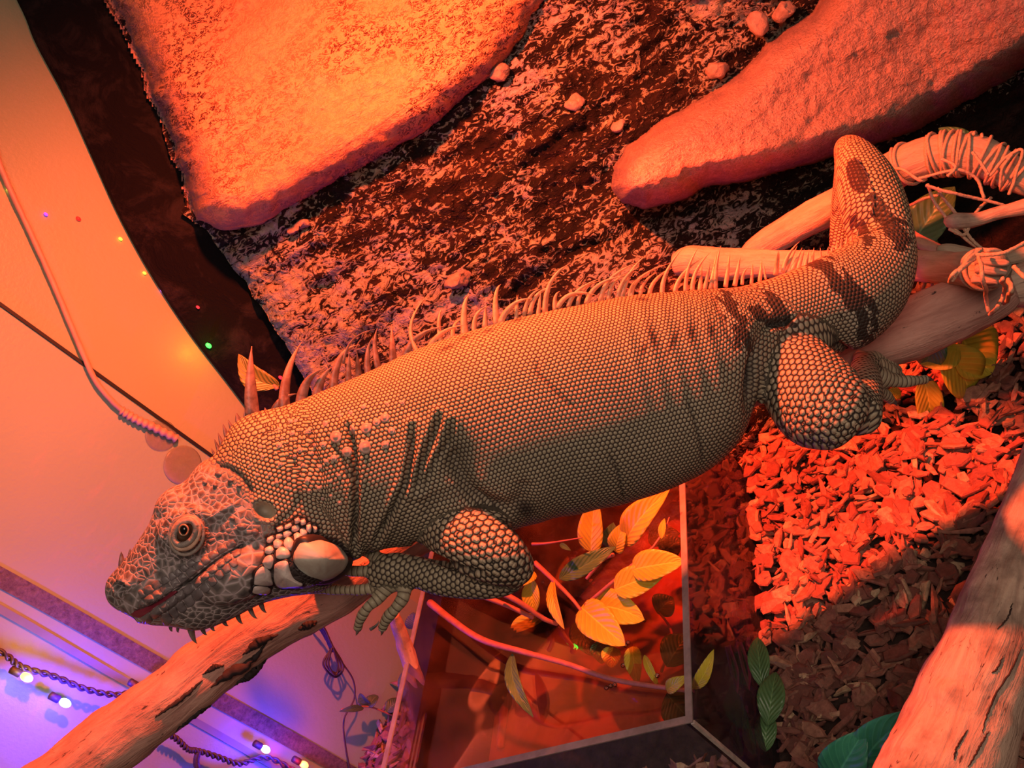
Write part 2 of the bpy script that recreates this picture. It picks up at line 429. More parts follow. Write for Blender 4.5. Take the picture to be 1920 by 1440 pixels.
# a return edge that gives the panel its thickness
bk = PV(UU[:, 0], VV[:, 0], Z[:, 0] + 0.05) + 0
k0 = len(Wd); Wd = np.vstack([Wd, bk]); Fm += [(i * 400, k0 + i, k0 + i + 1, (i + 1) * 400)[::-1] for i in range(249)]
UVm = np.vstack([S.reshape(-1, 2), S[:, 0]])
g = G('crumbly_dark_rock'); s = g.co('st', (1, 1.5, 1)); o_ = g.co()
n1 = g.noise(s, 105, 4, 0.62, 1.8); n2 = g.noise(g.co('st', (0.6, 2.6, 1)), 30, 4, 0.6, 0.4); n3 = g.noise(o_, 14, 3)
f = g.math('ADD', n1, g.math('MULTIPLY', g.math('SUBTRACT', n2, 0.5), 0.45))
f = g.math('ADD', f, g.math('MULTIPLY', g.math('SUBTRACT', n3, 0.5), 0.5))
pale = g.ramp(n3, [(0.35, (0.36, 0.27, 0.18)), (0.5, (0.40, 0.33, 0.25)), (0.68, (0.42, 0.34, 0.36))])
edgeL = g.attr('pale')
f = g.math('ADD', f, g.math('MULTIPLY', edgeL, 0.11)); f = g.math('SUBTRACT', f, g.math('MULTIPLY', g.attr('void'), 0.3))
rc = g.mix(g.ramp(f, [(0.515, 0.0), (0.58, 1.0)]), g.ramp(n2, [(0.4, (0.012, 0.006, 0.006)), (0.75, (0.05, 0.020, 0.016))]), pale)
M_rock = g.done(rc, 0.9, g.bump(f, 0.009, 0.9), Specular_IOR_Level=0.2)
pale_a = np.clip(1 - (UU - Lj[:, None]) / 190, 0, 1) * np.clip((VV - 380) / 100, 0, 1) + 0.9 * np.exp(-(((UU - 640) / 210) ** 2 + ((VV - 640) / 120) ** 2))
pale_a = pale_a + 0.9 * np.exp(-(((UU - 1370) / 130) ** 2 + ((VV - 20) / 60) ** 2))
gap_shade_a = np.concatenate([(np.clip((UU - 1520) / 120, 0, 1) * np.clip((VV - (330 - (UU - 1500) * .45)) / 60, 0, 1)).ravel(), np.zeros(250)])  # shade of the gap under the long ledge, painted into the rock
pale_a = np.concatenate([np.clip(pale_a, 0, 1).ravel(), np.zeros(250)])
rock = empty('rock_background', FL(1500, 500), 'moulded artificial rock background with dark crumbly face and two smooth pale ledges', 'rock')
new_obj('rock_face', Wd, Fm, M_rock, rock, UVm, attrs={'pale': pale_a, 'void': gap_shade_a})

def ledge(name, poly, T, rnd, step, mat, tilt=(0, 0), seed=1, amp=0.006, uvr=(0, 2150, -250, 640), power=0.5, label=None, crk=0.002, warp=6):
    us = np.arange(uvr[0], uvr[1], step); vs_ = np.arange(uvr[2], uvr[3], step)
    VV, UU = np.meshgrid(vs_, us, indexing='ij')
    wu = UU + warp * fbm(UU / 30, VV / 30, 4, seed + 3); wv = VV + warp * fbm(UU / 30 + 9, VV / 30, 4, seed + 4)
    sd = seg_dist(wu, wv, poly)
    q = np.clip(sd / rnd, 0, 1)
    prof = np.clip(1 - (1 - q) ** 2, 0, 1) ** power
    S = streak_uv(UU, VV)
    cu, cv = np.mean(np.asarray(poly, float), 0)
    zt = zmain(UU, VV) - T - tilt[0] * (UU - cu) - tilt[1] * (VV - cv)
    zt = zt - amp * fbm(S[..., 0] * 14, S[..., 1] * 40, 5, seed) - crk * fbm(UU / 11, VV / 11, 3, seed + 1)
    z = zmain(UU, VV) + 0.03 + (zt - zmain(UU, VV) - 0.03) * prof
    keep = sd > -step * 1.5
    idx = -np.ones(keep.shape, int); idx[keep] = np.arange(keep.sum())
    V = PV(UU, VV, z)[keep]; UV = S[keep]
    a, b, c, d = idx[:-1, :-1], idx[1:, :-1], idx[1:, 1:], idx[:-1, 1:]
    ok = (a >= 0) & (b >= 0) & (c >= 0) & (d >= 0)
    Fc = np.stack([a[ok], b[ok], c[ok], d[ok]], 1)
    o = new_obj(name, V, Fc.tolist(), mat, rock, UV, attrs={'rim': np.clip(1 - sd[keep] / rnd, 0, 1)})
    if label: o['label'] = label
    return o
def pale_rock(name, c1, c2, marks, pit, grit=0.5):
    g = G(name); s = g.co('st', (1, 1.6, 1)); o_ = g.co()
    big = g.noise(g.co('st', (0.5, 3, 1)), 18, 4, 0.55, 0.5); n = g.noise(s, 85, 3, 0.6, 3.0); fine = g.noise(o_, 420, 4, 0.7)
    c = g.ramp(big, [(0.3, c1), (0.7, c2)])
    sq = g.math('ABSOLUTE', g.math('SUBTRACT', n, 0.5))
    zone = g.ramp(g.noise(o_, 9, 3), [(0.42, 0.0), (0.6, 1.0)])
    mk = g.math('MULTIPLY', g.math('MULTIPLY', g.ramp(sq, [(0.035, 1.0), (0.07, 0.0)]), g.ramp(g.noise(s, 110, 2), [(0.44, 0.0), (0.50, 1.0)])), g.math('MULTIPLY', g.math('ADD', zone, 0.25), marks))
    c = g.mix(mk, c, (0.06, 0.012, 0.012))
    rim = g.math('MULTIPLY', g.attr('rim'), g.ramp(g.noise(o_, 60, 4), [(0.35, 0.2), (0.6, 1.0)]))
    c = g.mix(g.ramp(rim, [(0.25, 0.0), (0.8, 0.75)]), c, (0.30, 0.19, 0.20))
    c = g.mix(g.ramp(fine, [(0.35, 0.35 + 0.3 * (grit > 1)), (0.52, 0.0)]), c, (0.28, 0.15, 0.12))
    h = g.math('ADD', g.math('MULTIPLY', fine, grit), g.math('MULTIPLY', n, pit))
    h = g.math('ADD', h, g.math('MULTIPLY', big, 2.0))
    return g.done(c, 0.85, g.bump(h, 0.004, 0.8), Specular_IOR_Level=0.2)
M_led1 = pale_rock('smooth_pale_rock', (0.72, 0.30, 0.15), (0.84, 0.37, 0.19), 0.95, 0.6)
M_led2 = pale_rock('gritty_pale_rock', (0.50, 0.29, 0.24), (0.62, 0.38, 0.32), 0.25, 1.2, 1.6)
poly1 = [(100, -300)] + [tuple(p) for p in ledge_edge_pts[1:10] + np.array([6, 0])] + [(362, 412), (420, 436), (500, 420), (560, 384), (650, 330), (720, 290), (800, 246), (870, 190), (930, 140), (975, 80), (1020, 10), (1100, -90), (1180, -300)]
ledge('ledge', poly1, 0.055, 70, 5, M_led1, tilt=(0.0, 1.2e-4), seed=21, label='large smooth ledge, upper left, glowing orange')
poly2 = [(1146, 352), (1150, 310), (1172, 272), (1232, 228), (1312, 182), (1380, 140), (1440, 80), (1520, 20), (1590, -80), (1700, -300), (2300, -300), (2300, -120), (1960, 95), (1920, 128), (1830, 185), (1730, 240), (1640, 275), (1500, 315), (1420, 338), (1330, 352), (1262, 384), (1205, 394), (1165, 384)]
ledge('ledge', poly2, 0.105, 60, 5, M_led2, tilt=(6e-5, 2e-4), seed=41, label='long gritty ledge with a blunt nose, upper right', crk=0.003)
# a lower shelf of the same dark rock under the second ledge
poly3 = [(1060, 470), (1250, 395), (1450, 360), (1600, 330), (1700, 420), (1640, 560), (1400, 600), (1000, 640), (960, 560)]
ledge('rock_foot', poly3, 0.03, 60, 7, M_rock, seed=61, uvr=(900, 1800, 250, 700), amp=0.012)
# small stones cast into the face
M_peb = simple('rough_pebble', (0.34, 0.22, 0.18), 0.9, 0.3, 150, 0.002)
for (u, v, r, r2) in [(936, 135, 20, 13), (1078, 192, 17, 12), (860, 525, 24, 14), (1345, 132, 18, 16), (1470, 20, 20, 16), (1420, 45, 16, 22), (1160, 235, 13, 10), (560, 425, 20, 10)]:
    z = float(zmain(np.array(u), np.array(v))) - 0.012
    c = P(u, v, z); k = PX(z)
    V, Fc, _ = ellipsoid(c, M @ np.array([r * k, -r * k * .5, 0]), M @ np.array([r2 * k * .5, r2 * k, 0]), M @ np.array([0, 0, r2 * k * .8]), 16, 10)
    V = V + np.array([noise.noise_vector(Vector(p * 90)) for p in V]) * r * k * 0.45; V = V + np.array([noise.noise_vector(Vector(p * 320)) for p in V]) * r * k * 0.25
    new_obj('embedded_stone', V, Fc, M_peb, rock)

# ------------------------------------------------------------------ bark on the floor
g = G('bark_chips'); info = g.n('ObjectInfo').outputs['Random']; isl = g.n('NewGeometry').outputs['Random Per Island']
rr = g.math('FRACT', g.math('ADD', g.math('MULTIPLY', info, 7.31), isl))
n = g.noise(g.co('Object', (1, 1, 1)), 180, 5, 0.7)
cc = g.ramp(rr, [(0.0, (0.16, 0.06, 0.045)), (0.35, (0.25, 0.10, 0.075)), (0.65, (0.33, 0.16, 0.11)), (0.9, (0.42, 0.23, 0.15)), (0.97, (0.60, 0.42, 0.26))])
cc = g.mix(g.ramp(n, [(0.35, 0.6), (0.6, 0.0)]), cc, (0.09, 0.03, 0.025))
M_chip = g.done(cc, 0.8, g.bump(n, 0.0015))
def chip_geo(L, Wd, th, r):
    k = r.integers(6, 10); a = np.sort(r.random(k)) * 2 * math.pi * 0.25 + np.arange(k) / k * 2 * math.pi
    rad = 0.5 * (0.78 + 0.35 * r.random(k))
    x = np.cos(a) * rad * L; y = np.sin(a) * rad * Wd
    bend = r.normal(0, 0.12)
    zt = bend * x * x / L * 3 + r.normal(0, th * .15, k)
    top = np.stack([x * .88, y * .88, zt + th / 2], 1); mid = np.stack([x, y, zt], 1); bot = np.stack([x * .9, y * .9, zt - th / 2], 1)
    V = np.vstack([top, mid, bot]); Fc = [tuple(range(k)), tuple(range(3 * k - 1, 2 * k - 1, -1))]
    for i in range(k):
        j = (i + 1) % k; Fc += [(i, k + i, k + j, j), (k + i, 2 * k + i, 2 * k + j, k + j)]
    return V, Fc
def rand_dims(r):
    if r.random() < 0.45: return r.uniform(.016, .034), r.uniform(.003, .007), r.uniform(.0015, .003)
    return r.uniform(.009, .026), r.uniform(.007, .015), r.uniform(.002, .004)
# the tank's place is kept free of bark
TK0 = P(1300, 1355, 0.56)
d1 = M @ (np.array([268, -1550, F_PX]) / 2283.0); d2 = M @ (np.array([-2646, 1310, F_PX]) / 3385.0)
d1[2] = 0; d1 /= np.linalg.norm(d1); d2 = d2 - d1 * (d2 @ d1); d2[2] = 0; d2 /= np.linalg.norm(d2)
TL1, TL2 = 0.30, 0.285; TH = TK0[2]
def in_tank(p, mar=0.004):
    a = (p - TK0) @ d1; b = (p - TK0) @ d2
    return -mar < a < TL1 + mar and -mar < b < TL2 + mar
def floor_ok(p):
    return (p - A0) @ wn > 0.012 and not in_tank(p)
print('tank height', TH)
chips = []
r = np.random.default_rng(99)
corners = [FL(*q) for q in [(1300, 560), (2050, 420), (2050, 1560), (650, 1560), (760, 1000)]]
lo = np.min(corners, 0); hi = np.max(corners, 0)
allc = []
tries = 0
while len(allc) < 5200 and tries < 200000:
    tries += 1
    p = np.array([r.uniform(lo[0], hi[0]), r.uniform(lo[1], hi[1]), 0])
    u, v, z = proj(p)
    if z < 0.3 or not (560 < u < 2060 and 380 < v < 1620): continue
    if (u < 1250 and v < 1000) or v < 540: continue
    if not floor_ok(p): continue
    L, wd_, th = rand_dims(r)
    lay = r.random()
    p[2] = th / 2 + 0.001 + 0.014 * lay
    V, Fc = chip_geo(L, wd_, th, r)
    e = Matrix.Rotation(r.uniform(0, 6.28), 3, 'Z') @ Matrix.Rotation(r.normal(0, .38), 3, 'X') @ Matrix.Rotation(r.normal(0, .30), 3, 'Y')
    vis = L * wd_ / z ** 2 * (0.3 + lay) * (1 if (u < 1900 and 600 < v < 1430 and u > 1400) else 0.2)
    allc.append((vis, p, np.array(e), V, Fc))
allc.sort(key=lambda c: -c[0])
for vis, p, R3, V, Fc in allc[:300]:
    p = p.copy(); p[2] = max(p[2], 0.013)
    V = V * 1.12
    Vw = V @ R3.T + p
    Vw[:, 2] += max(0, 0.0005 - Vw[:, 2].min())
    tag(new_obj('bark_chip', Vw, Fc, M_chip, smooth=False), 'reddish brown bark chip lying on the terrarium floor', 'bark chip', 'bark chips covering the terrarium floor')
parts = []
for vis, p, R3, V, Fc in allc[300:]:
    Vw = V @ R3.T + p; Vw[:, 2] += max(0, 0.0005 - Vw[:, 2].min()); parts.append((Vw, Fc))
V, Fc, _ = merge(parts)
tag(new_obj('bark_mulch', V, Fc, M_chip, smooth=False), 'loose layer of small red brown bark shreds on the floor', 'bark mulch', kind='stuff')

# ------------------------------------------------------------------ clear acrylic tank of water
tank = empty('acrylic_tank', (TK0[0], TK0[1], 0), 'clear acrylic water tank with grey glued rims below the iguana', 'tank')
M_acr = clear('clear_acrylic', (0.93, 0.92, 0.90), 0.03, 1.35, 0.10, hazecol=(0.55, 0.45, 0.42))
M_rim = simple('ground_acrylic_edge', (0.30, 0.27, 0.25), 0.25, 0.3, 60, Alpha=0.9)
def wall_(name, o_, a, b, h, mat): 
    V, Fc, _ = boxm(o_, a, b, h); x = new_obj(name, V, Fc, mat, tank, smooth=False); return x
t = 0.005; zz = np.array([0, 0, TH]); c0 = np.array([TK0[0], TK0[1], 0.0])
wall_('side_pane', c0, d1 * TL1, d2 * t, zz, M_acr)
wall_('side_pane', c0 + d2 * (TL2 - t), d1 * TL1, d2 * t, zz, M_acr)
wall_('side_pane', c0 + d2 * t, d2 * (TL2 - 2 * t), d1 * t, zz, M_acr)
wall_('side_pane', c0 + d2 * t + d1 * (TL1 - t), d2 * (TL2 - 2 * t), d1 * t, zz, M_acr)
rz = np.array([0, 0, 0.0012]); top = c0 + zz
wall_('rim_edge', top, d1 * TL1, d2 * t, rz, M_rim); wall_('rim_edge', top + d2 * (TL2 - t), d1 * TL1, d2 * t, rz, M_rim)
wall_('rim_edge', top + d2 * t, d2 * (TL2 - 2 * t), d1 * t, rz, M_rim); wall_('rim_edge', top + d2 * t + d1 * (TL1 - t), d2 * (TL2 - 2 * t), d1 * t, rz, M_rim)
wall_('corner_joint', c0 - (d1 + d2) * 0.0008, d1 * 0.0025, d2 * 0.0025, zz, simple('glue_joint', (0.55, 0.48, 0.42), 0.2, 0.4, 90))
g = G('murky_tank_floor'); n = g.noise(g.co(), 16, 5, 0.65, 0.8)
M_bed = g.done(g.ramp(n, [(0.3, (0.20, 0.09, 0.055)), (0.55, (0.42, 0.22, 0.13)), (0.75, (0.55, 0.33, 0.22))]), 0.7)
wall_('tank_bed', c0 + (d1 + d2) * t, d1 * (TL1 - 2 * t), d2 * (TL2 - 2 * t), np.array([0, 0, 0.004]), M_bed)
WL = TH - 0.022
M_water = clear('water_surface', (0.80, 0.62, 0.52), 0.02, 1.33, 0.05, True, (0.5, 0.28, 0.18))
wall_('water', c0 + (d1 + d2) * (t + .0005) + np.array([0, 0, WL - 0.002]), d1 * (TL1 - 2 * t - .001), d2 * (TL2 - 2 * t - .001), np.array([0, 0, 0.002]), M_water)

# ------------------------------------------------------------------ branches
BV = {}
def on_tube(root, u, v, lift=0.0):
    """the visible point of a branch's surface under (u, v)"""
    r_ = ray(u, v); r_ = r_ / np.linalg.norm(r_); p, n, i, d_ = BV[root.name].ray_cast(Vector(OFF), Vector(r_))
    return (np.array(p) - r_ * lift) if p is not None else None
def scar(root, name, pts, mat, wpx, n=30, flat=.3, lift=.0004):
    q = catmull(pts, n); pa = []; rr_ = []
    for k, a in enumerate(q):
        h = on_tube(root, a[0] + rng.normal(0, .8), a[1] + rng.normal(0, .8), lift)
        if h is not None: pa.append(h); rr_.append((a[2] if len(a) > 2 else wpx))
    if len(pa) < 4: return
    pa = np.array(pa); z_ = proj(pa.mean(0))[2]; tp = np.sin(np.linspace(0.12, math.pi - .12, len(pa))) ** .6
    V, Fc, UV = tube(pa, PX(z_, 1) * np.array(rr_) * tp, 8, .4, 250); new_obj(name, V, Fc, mat, root, UV)
def branch(name, pts, mat, label, cat='branch', n=60, seg=28, rough=0.12, rs=45, group=None, seed=0, knots=()):
    w_, r_ = pxpath(pts, n); 
    V, Fc, UV = tube(w_, r_, seg, rough, rs, seed=seed)
    for (ku, kv, kz, kr, kh) in knots:                      # knots and stubs swell out of the surface
        kp = P(ku, kv, kz); k_ = PX(kz, kr); D = V - kp; d = np.linalg.norm(D, axis=1); V = V + D / (d[:, None] + 1e-6) * (kh * PX(kz) * np.exp(-(d / k_) ** 2))[:, None]
    root = empty(name, (w_[:, 0].mean(), w_[:, 1].mean(), V[:, 2].min()), label, cat, group)
    new_obj('wood', V, Fc, mat, root, UV); BV[root.name] = BVHTree.FromPolygons([tuple(x) for x in V], Fc)
    return root, w_, r_
perch, pw, pr = branch('perch_branch', [(-330, 1800, .46, 74), (-140, 1655, .485, 70), (40, 1518, .505, 66), (140, 1442, .515, 62), (240, 1368, .522, 60), (330, 1300, .530, 58), (420, 1226, .537, 56), (505, 1168, .543, 55), (580, 1124, .548, 58), (650, 1085, .553, 54), (760, 1010, .556, 48), (900, 930, .562, 44), (1040, 870, .566, 42), (1200, 800, .568, 42), (1400, 720, .566, 44), (1560, 668, .560, 48), (1680, 628, .548, 54), (1780, 586, .536, 58), (1850, 548, .528, 56), (1880, 528, .524, 48)],
    M_perch, 'long reddish perch branch running under the iguana from the lower left corner', n=170, seg=36, rough=0.10, rs=38, knots=[(620, 1118, .53, 45, 16), (520, 1150, .525, 30, 8), (330, 1290, .515, 35, 6)])
M_scar = simple('dark_bark_scar', (0.02, 0.010, 0.012), 0.8, 0.4, 90, 0.001)
for pts in [[(455, 1228, 2), (485, 1205, 5), (520, 1190, 3)], [(395, 1290, 2), (430, 1262, 7), (470, 1240, 5), (500, 1205, 2)], [(560, 1180, 3), (578, 1172, 5), (594, 1166, 3)], [(380, 1265, 2), (400, 1252, 3), (420, 1248, 2)], [(440, 1285, 2), (470, 1262, 6), (500, 1235, 3)], [(290, 1345, 2), (340, 1310, 2.5), (380, 1275, 2)], [(330, 1370, 2), (370, 1338, 3), (400, 1320, 2)]]:
    scar(perch, 'bark_scar', [(a[0], a[1], a[2] * 1.7) for a in pts], M_scar, 4)

log, lw, lr = branch('cross_log', [(1268, 496, .690, 22), (1300, 490, .682, 30), (1350, 496, .672, 30), (1430, 494, .658, 26), (1520, 496, .642, 27), (1610, 496, .622, 26), (1700, 498, .580, 29), (1780, 503, .535, 31), (1840, 505, .496, 33), (1868, 507, .482, 31)],
    M_branch, 'pale cross log lying level behind the tail with a broken right end', n=80, knots=[(1290, 500, .66, 30, 10)])
for k, (a, b, rr) in enumerate([((1850, 488), (1892, 494), 9), ((1850, 505), (1888, 512), 10), ((1845, 522), (1872, 530), 9)]):
    w_, r_ = pxpath([(a[0] - 20, a[1], .484, rr), (b[0], b[1], .474, rr * .55)], 8); V, Fc, UV = tube(w_, r_, 8, .4, 200); new_obj('splinter', V, Fc, M_log, log, UV)
b2, b2w, b2r = branch('slanting_branch', [(1385, 505, .720, 20), (1430, 462, .705, 26), (1500, 420, .685, 30), (1560, 388, .668, 32), (1620, 356, .650, 33), (1665, 326, .632, 36), (1720, 300, .612, 37), (1780, 288, .598, 38), (1840, 296, .588, 36), (1885, 318, .582, 32), (1940, 345, .576, 28)],
    M_branch, 'smooth slanting branch behind the tail tip, wound with twine at its upper right', n=100, rough=0.07)
b3, _, _ = branch('small_twig', [(1690, 418, .640, 9), (1712, 446, .632, 12), (1760, 470, .612, 13), (1800, 492, .600, 11)], M_branch, 'thin grey twig running from the tail bend down to the cross log', 'twig', n=30, seg=14)
b4, _, _ = branch('peeled_twig', [(1772, 412, .570, 6), (1790, 415, .566, 15), (1830, 412, .560, 14), (1870, 400, .554, 13), (1930, 386, .546, 15), (1990, 372, .540, 16)], M_log, 'pale peeled twig with a pointed tip entering from the right edge', 'twig', n=40, seg=16)
b5, _, _ = branch('split_twig', [(1757, 466, .562, 6), (1780, 468, .560, 12), (1830, 480, .555, 13), (1880, 486, .550, 12), (1950, 470, .545, 18), (1990, 462, .545, 20)], M_branch, 'short split twig lying along the top of the cross log', 'twig', n=36, seg=16)
b6, b6w, b6r = branch('thick_branch', [(1884, 545, .545, 34), (1920, 535, .545, 44), (1990, 522, .54, 50)], M_log, 'thick branch stub at the right edge beyond the broken log end', n=20)
bark_r, bw_, br_ = branch('leaning_trunk', [(1985, 860, .520, 60), (1945, 960, .505, 60), (1908, 1060, .490, 66), (1880, 1150, .478, 76), (1850, 1240, .468, 84), (1812, 1340, .458, 92), (1770, 1440, .448, 100), (1725, 1540, .44, 108)],
    M_log, 'thick pinkish branch with long cracks leaning in from the lower right corner', n=110, seg=44, rough=0.10, rs=30, knots=[(1775, 1305, .45, 26, 14), (1895, 1300, .43, 40, 10)])
M_crack = simple('wood_crack', (0.03, 0.015, 0.012), 0.9)
for pts in [[(1915, 1215), (1895, 1260), (1868, 1300), (1850, 1345), (1842, 1375)], [(1855, 1370), (1835, 1405), (1815, 1440)], [(1815, 1368), (1795, 1400), (1788, 1425)], [(1900, 1130), (1888, 1160), (1870, 1180)], [(1880, 1230), (1872, 1250), (1860, 1262)]]:
    scar(bark_r, 'crack', pts, M_crack, 1.8)

g_twig, _, _ = branch('grey_side_twig', [(1878, 1085, .520, 10), (1860, 1130, .515, 20), (1835, 1185, .512, 22), (1800, 1240, .510, 24), (1785, 1275, .508, 22)], M_branch, 'greyish side branch tucked along the left of the cracked trunk', 'twig', n=30, seg=18)
pk, _, _ = branch('pink_branch', [(738, 1150, .760, 10), (752, 1190, .775, 14), (775, 1260, .790, 15), (800, 1330, .80, 16), (820, 1400, .80, 16), (836, 1475, .80, 17)], M_pinkwood, 'pale pink branch standing behind the clear tank wall', n=50, seg=18, rough=.2, rs=70)

# ------------------------------------------------------------------ twine
def twine(name, pts, label, r_px=3.2, n=60, wob=0.0006, group=None, root=None):
    w_, _ = pxpath([(a[0], a[1], a[2], r_px) for a in pts], n)
    w_ = w_ + np.array([noise.noise_vector(Vector(p * 60)) for p in w_]) * wob * 2
    V, Fc, UV = tube(w_, PX(.57, r_px), 8, 0.25, 700)
    if root is not None: return new_obj('strand', V, Fc, M_twine, root, UV)
    return tag(new_obj(name, V, Fc, M_twine, None, UV), label, 'twine', group)
def wrap(path, rad, k0, k1, turns, r_px=3.2, gap=1.04, root=None, jitter=0.1):
    n = int(turns * 26); d, N, B = frames(path); out = []
    for i in range(n):
        t = i / (n - 1); kf = k0 + (k1 - k0) * t; k = int(kf); f = kf - k; k2 = min(k + 1, len(path) - 1)
        c = path[k] * (1 - f) + path[k2] * f; a = t * turns * 2 * math.pi; r_ = rad[k] * gap + PX(.58, r_px) * .6
        out.append(c + (N[k] * math.cos(a) + B[k] * math.sin(a)) * r_ + d[k] * math.sin(a * .5 + i * .03) * rad[k] * jitter)
    V, Fc, UV = tube(np.array(out), PX(.58, r_px), 8, 0.2, 600); return new_obj('wrapping', V, Fc, M_twine, root, UV)
tw1 = empty('twine_binding', P(1790, 300, .60), 'tangle of jute twine wound round the upper right branch with loose ends', 'twine')
wrap(b2w, b2r, 64, 74, 7, root=tw1, jitter=.25); wrap(b2w, b2r, 74, 79, 3, root=tw1, jitter=.4); wrap(b2w, b2r, 83, 94, 8, root=tw1, jitter=.35); wrap(b2w, b2r, 55, 57, 1.2, root=tw1, r_px=3.6)
for pts in [[(1660, 320, .60), (1690, 318, .585), (1722, 338, .58), (1735, 335, .585)], [(1720, 334, .58), (1770, 322, .57), (1800, 318, .566), (1830, 335, .566), (1848, 372, .565)],
            [(1735, 348, .57), (1780, 360, .56), (1830, 372, .56), (1892, 388, .56)], [(1736, 346, .575), (1760, 390, .57), (1790, 430, .565), (1842, 472, .555)], [(1756, 352, .575), (1790, 400, .57), (1815, 440, .56), (1842, 468, .553)],
            [(1822, 285, .565), (1838, 305, .562), (1852, 328, .56)], [(1855, 330, .56), (1890, 295, .555), (1916, 282, .55), (1905, 330, .555), (1892, 365, .56)], [(1672, 386, .62), (1700, 384, .61), (1730, 372, .60), (1760, 365, .59)],
            [(1660, 395, .63), (1685, 400, .62), (1690, 430, .62)], [(1780, 432, .56), (1810, 440, .56), (1830, 400, .565), (1860, 370, .57)], [(1900, 290, .55), (1880, 320, .555), (1875, 350, .56)], [(1765, 300, .572), (1790, 312, .566), (1775, 330, .566)]]:
    twine('strand', pts, '', 3.0, root=tw1)
tw2 = empty('twine_binding', P(1850, 520, .55), 'jute twine lashing the cross log to the perch branch at the right', 'twine')
wrap(lw, lr, 70, 72.5, 2, root=tw2, jitter=.5, r_px=3.6)
for pts in [[(1840, 468, .545), (1815, 490, .535), (1785, 515, .53), (1778, 528, .54)], [(1836, 480, .54), (1845, 520, .52), (1850, 560, .475), (1856, 585, .48)], [(1830, 478, .54), (1880, 475, .53), (1925, 455, .53)], [(1832, 484, .54), (1800, 505, .53), (1782, 526, .535)],
            [(1880, 520, .50), (1885, 550, .47), (1870, 580, .47), (1858, 590, .48)], [(1890, 522, .50), (1896, 545, .47), (1884, 570, .47)], [(1900, 500, .52), (1920, 520, .51), (1945, 530, .51)], [(1735, 528, .60), (1725, 560, .60), (1712, 590, .61), (1706, 600, .61)], [(1750, 530, .595), (1752, 560, .60)]]:
    twine('strand', [(a[0], a[1], a[2] - (.068 if a[2] < .59 and a[1] < 550 else 0)) for a in pts], '', 3.2, root=tw2)

# ------------------------------------------------------------------ leaves on the right
M_leaf_o = leaf_mat('olive_leaf', (0.16, 0.14, 0.03), (0.26, 0.22, 0.05))
def plant(name, label, stems, leaves, cat='plant', z=None, mat_stem=None, group=None):
    root = empty(name, P(*stems[0][0][:3]) if stems else P(*leaves[0][0]), label, cat, group)
    for st in stems:
        w_, r_ = pxpath(st, 40); V, Fc, UV = tube(w_, r_, 10, .08, 200); new_obj('stem', V, Fc, mat_stem or M_stem, root, UV)
    for lf in leaves:
        b, t, wpx, mt = lf[:4]; kw = lf[4] if len(lf) > 4 else {}
        leaf('leaf', P(*b), P(*t), PX((b[2] + t[2]) / 2, wpx), mt, root, **kw)
    return root
plant('fallen_sprig', 'sprig of large yellow green leaves on the bark beyond the hind foot', [[(1830, 600, .68, 3), (1800, 640, .70, 4), (1795, 700, .72, 3)]],
      [((1800, 655, .70), (1722, 680, .71), 95, M_leaf_y, {'side': .1}), ((1800, 625, .70), (1860, 700, .72), 110, M_leaf_y, {'curl': -.1}), ((1760, 650, .70), (1816, 738, .73), 92, M_leaf_y, {}), ((1732, 705, .73), (1745, 800, .76), 48, M_leaf_y, {'blunt': .6}), ((1760, 620, .69), (1735, 690, .71), 60, M_leaf_g, {}), ((1690, 742, .76), (1660, 735, .76), 24, M_leaf_y, {})])
plant('green_leaf_pair', 'pair of teal green leaves at the bottom edge by the cracked trunk', [[(1700, 1450, .53, 3), (1690, 1480, .54, 3)]],
      [((1610, 1450, .535), (1728, 1330, .50), 78, M_leaf_t, {'curl': .1, 'side': -.06}), ((1560, 1470, .54), (1622, 1368, .52), 84, M_leaf_t, {'curl': .12}), ((1660, 1480, .56), (1750, 1380, .55), 60, M_leaf_g, {})])
plant('green_leaf_right', 'dull green leaf under the lashed branches at the right', [[(1900, 560, .60, 2), (1930, 548, .60, 2)]], [((1815, 590, .62), (1900, 560, .60), 44, M_leaf_t, {'curl': .05})])['category'] = 'leaf'
plant('olive_leaf_dark', 'large dim olive leaves in the dark gap above the cross log', [[(1700, 480, .72, 3), (1720, 430, .72, 3)]], [((1705, 470, .72), (1790, 350, .70), 80, M_leaf_g, {}), ((1740, 520, .74), (1700, 400, .73), 60, M_leaf_g, {}), ((1820, 300, .70), (1760, 240, .70), 50, M_leaf_g, {})])
plant('leaf_behind_crest', 'olive leaf on a yellow stalk behind the first crest spines', [[(520, 730, .62, 4), (500, 705, .62, 5), (478, 690, .62, 3)]], [((524, 724, .62), (447, 664, .615), 44, M_leaf_o, {'side': -.18, 'curl': .05})])['category'] = 'leaf'
plant('corner_leaf', 'small green leaf at the right edge beside the leaning trunk', [[(1925, 1400, .55, 2), (1940, 1390, .55, 2)]], [((1925, 1405, .55), (1900, 1385, .55), 26, M_leaf_t, {})])['category'] = 'leaf'

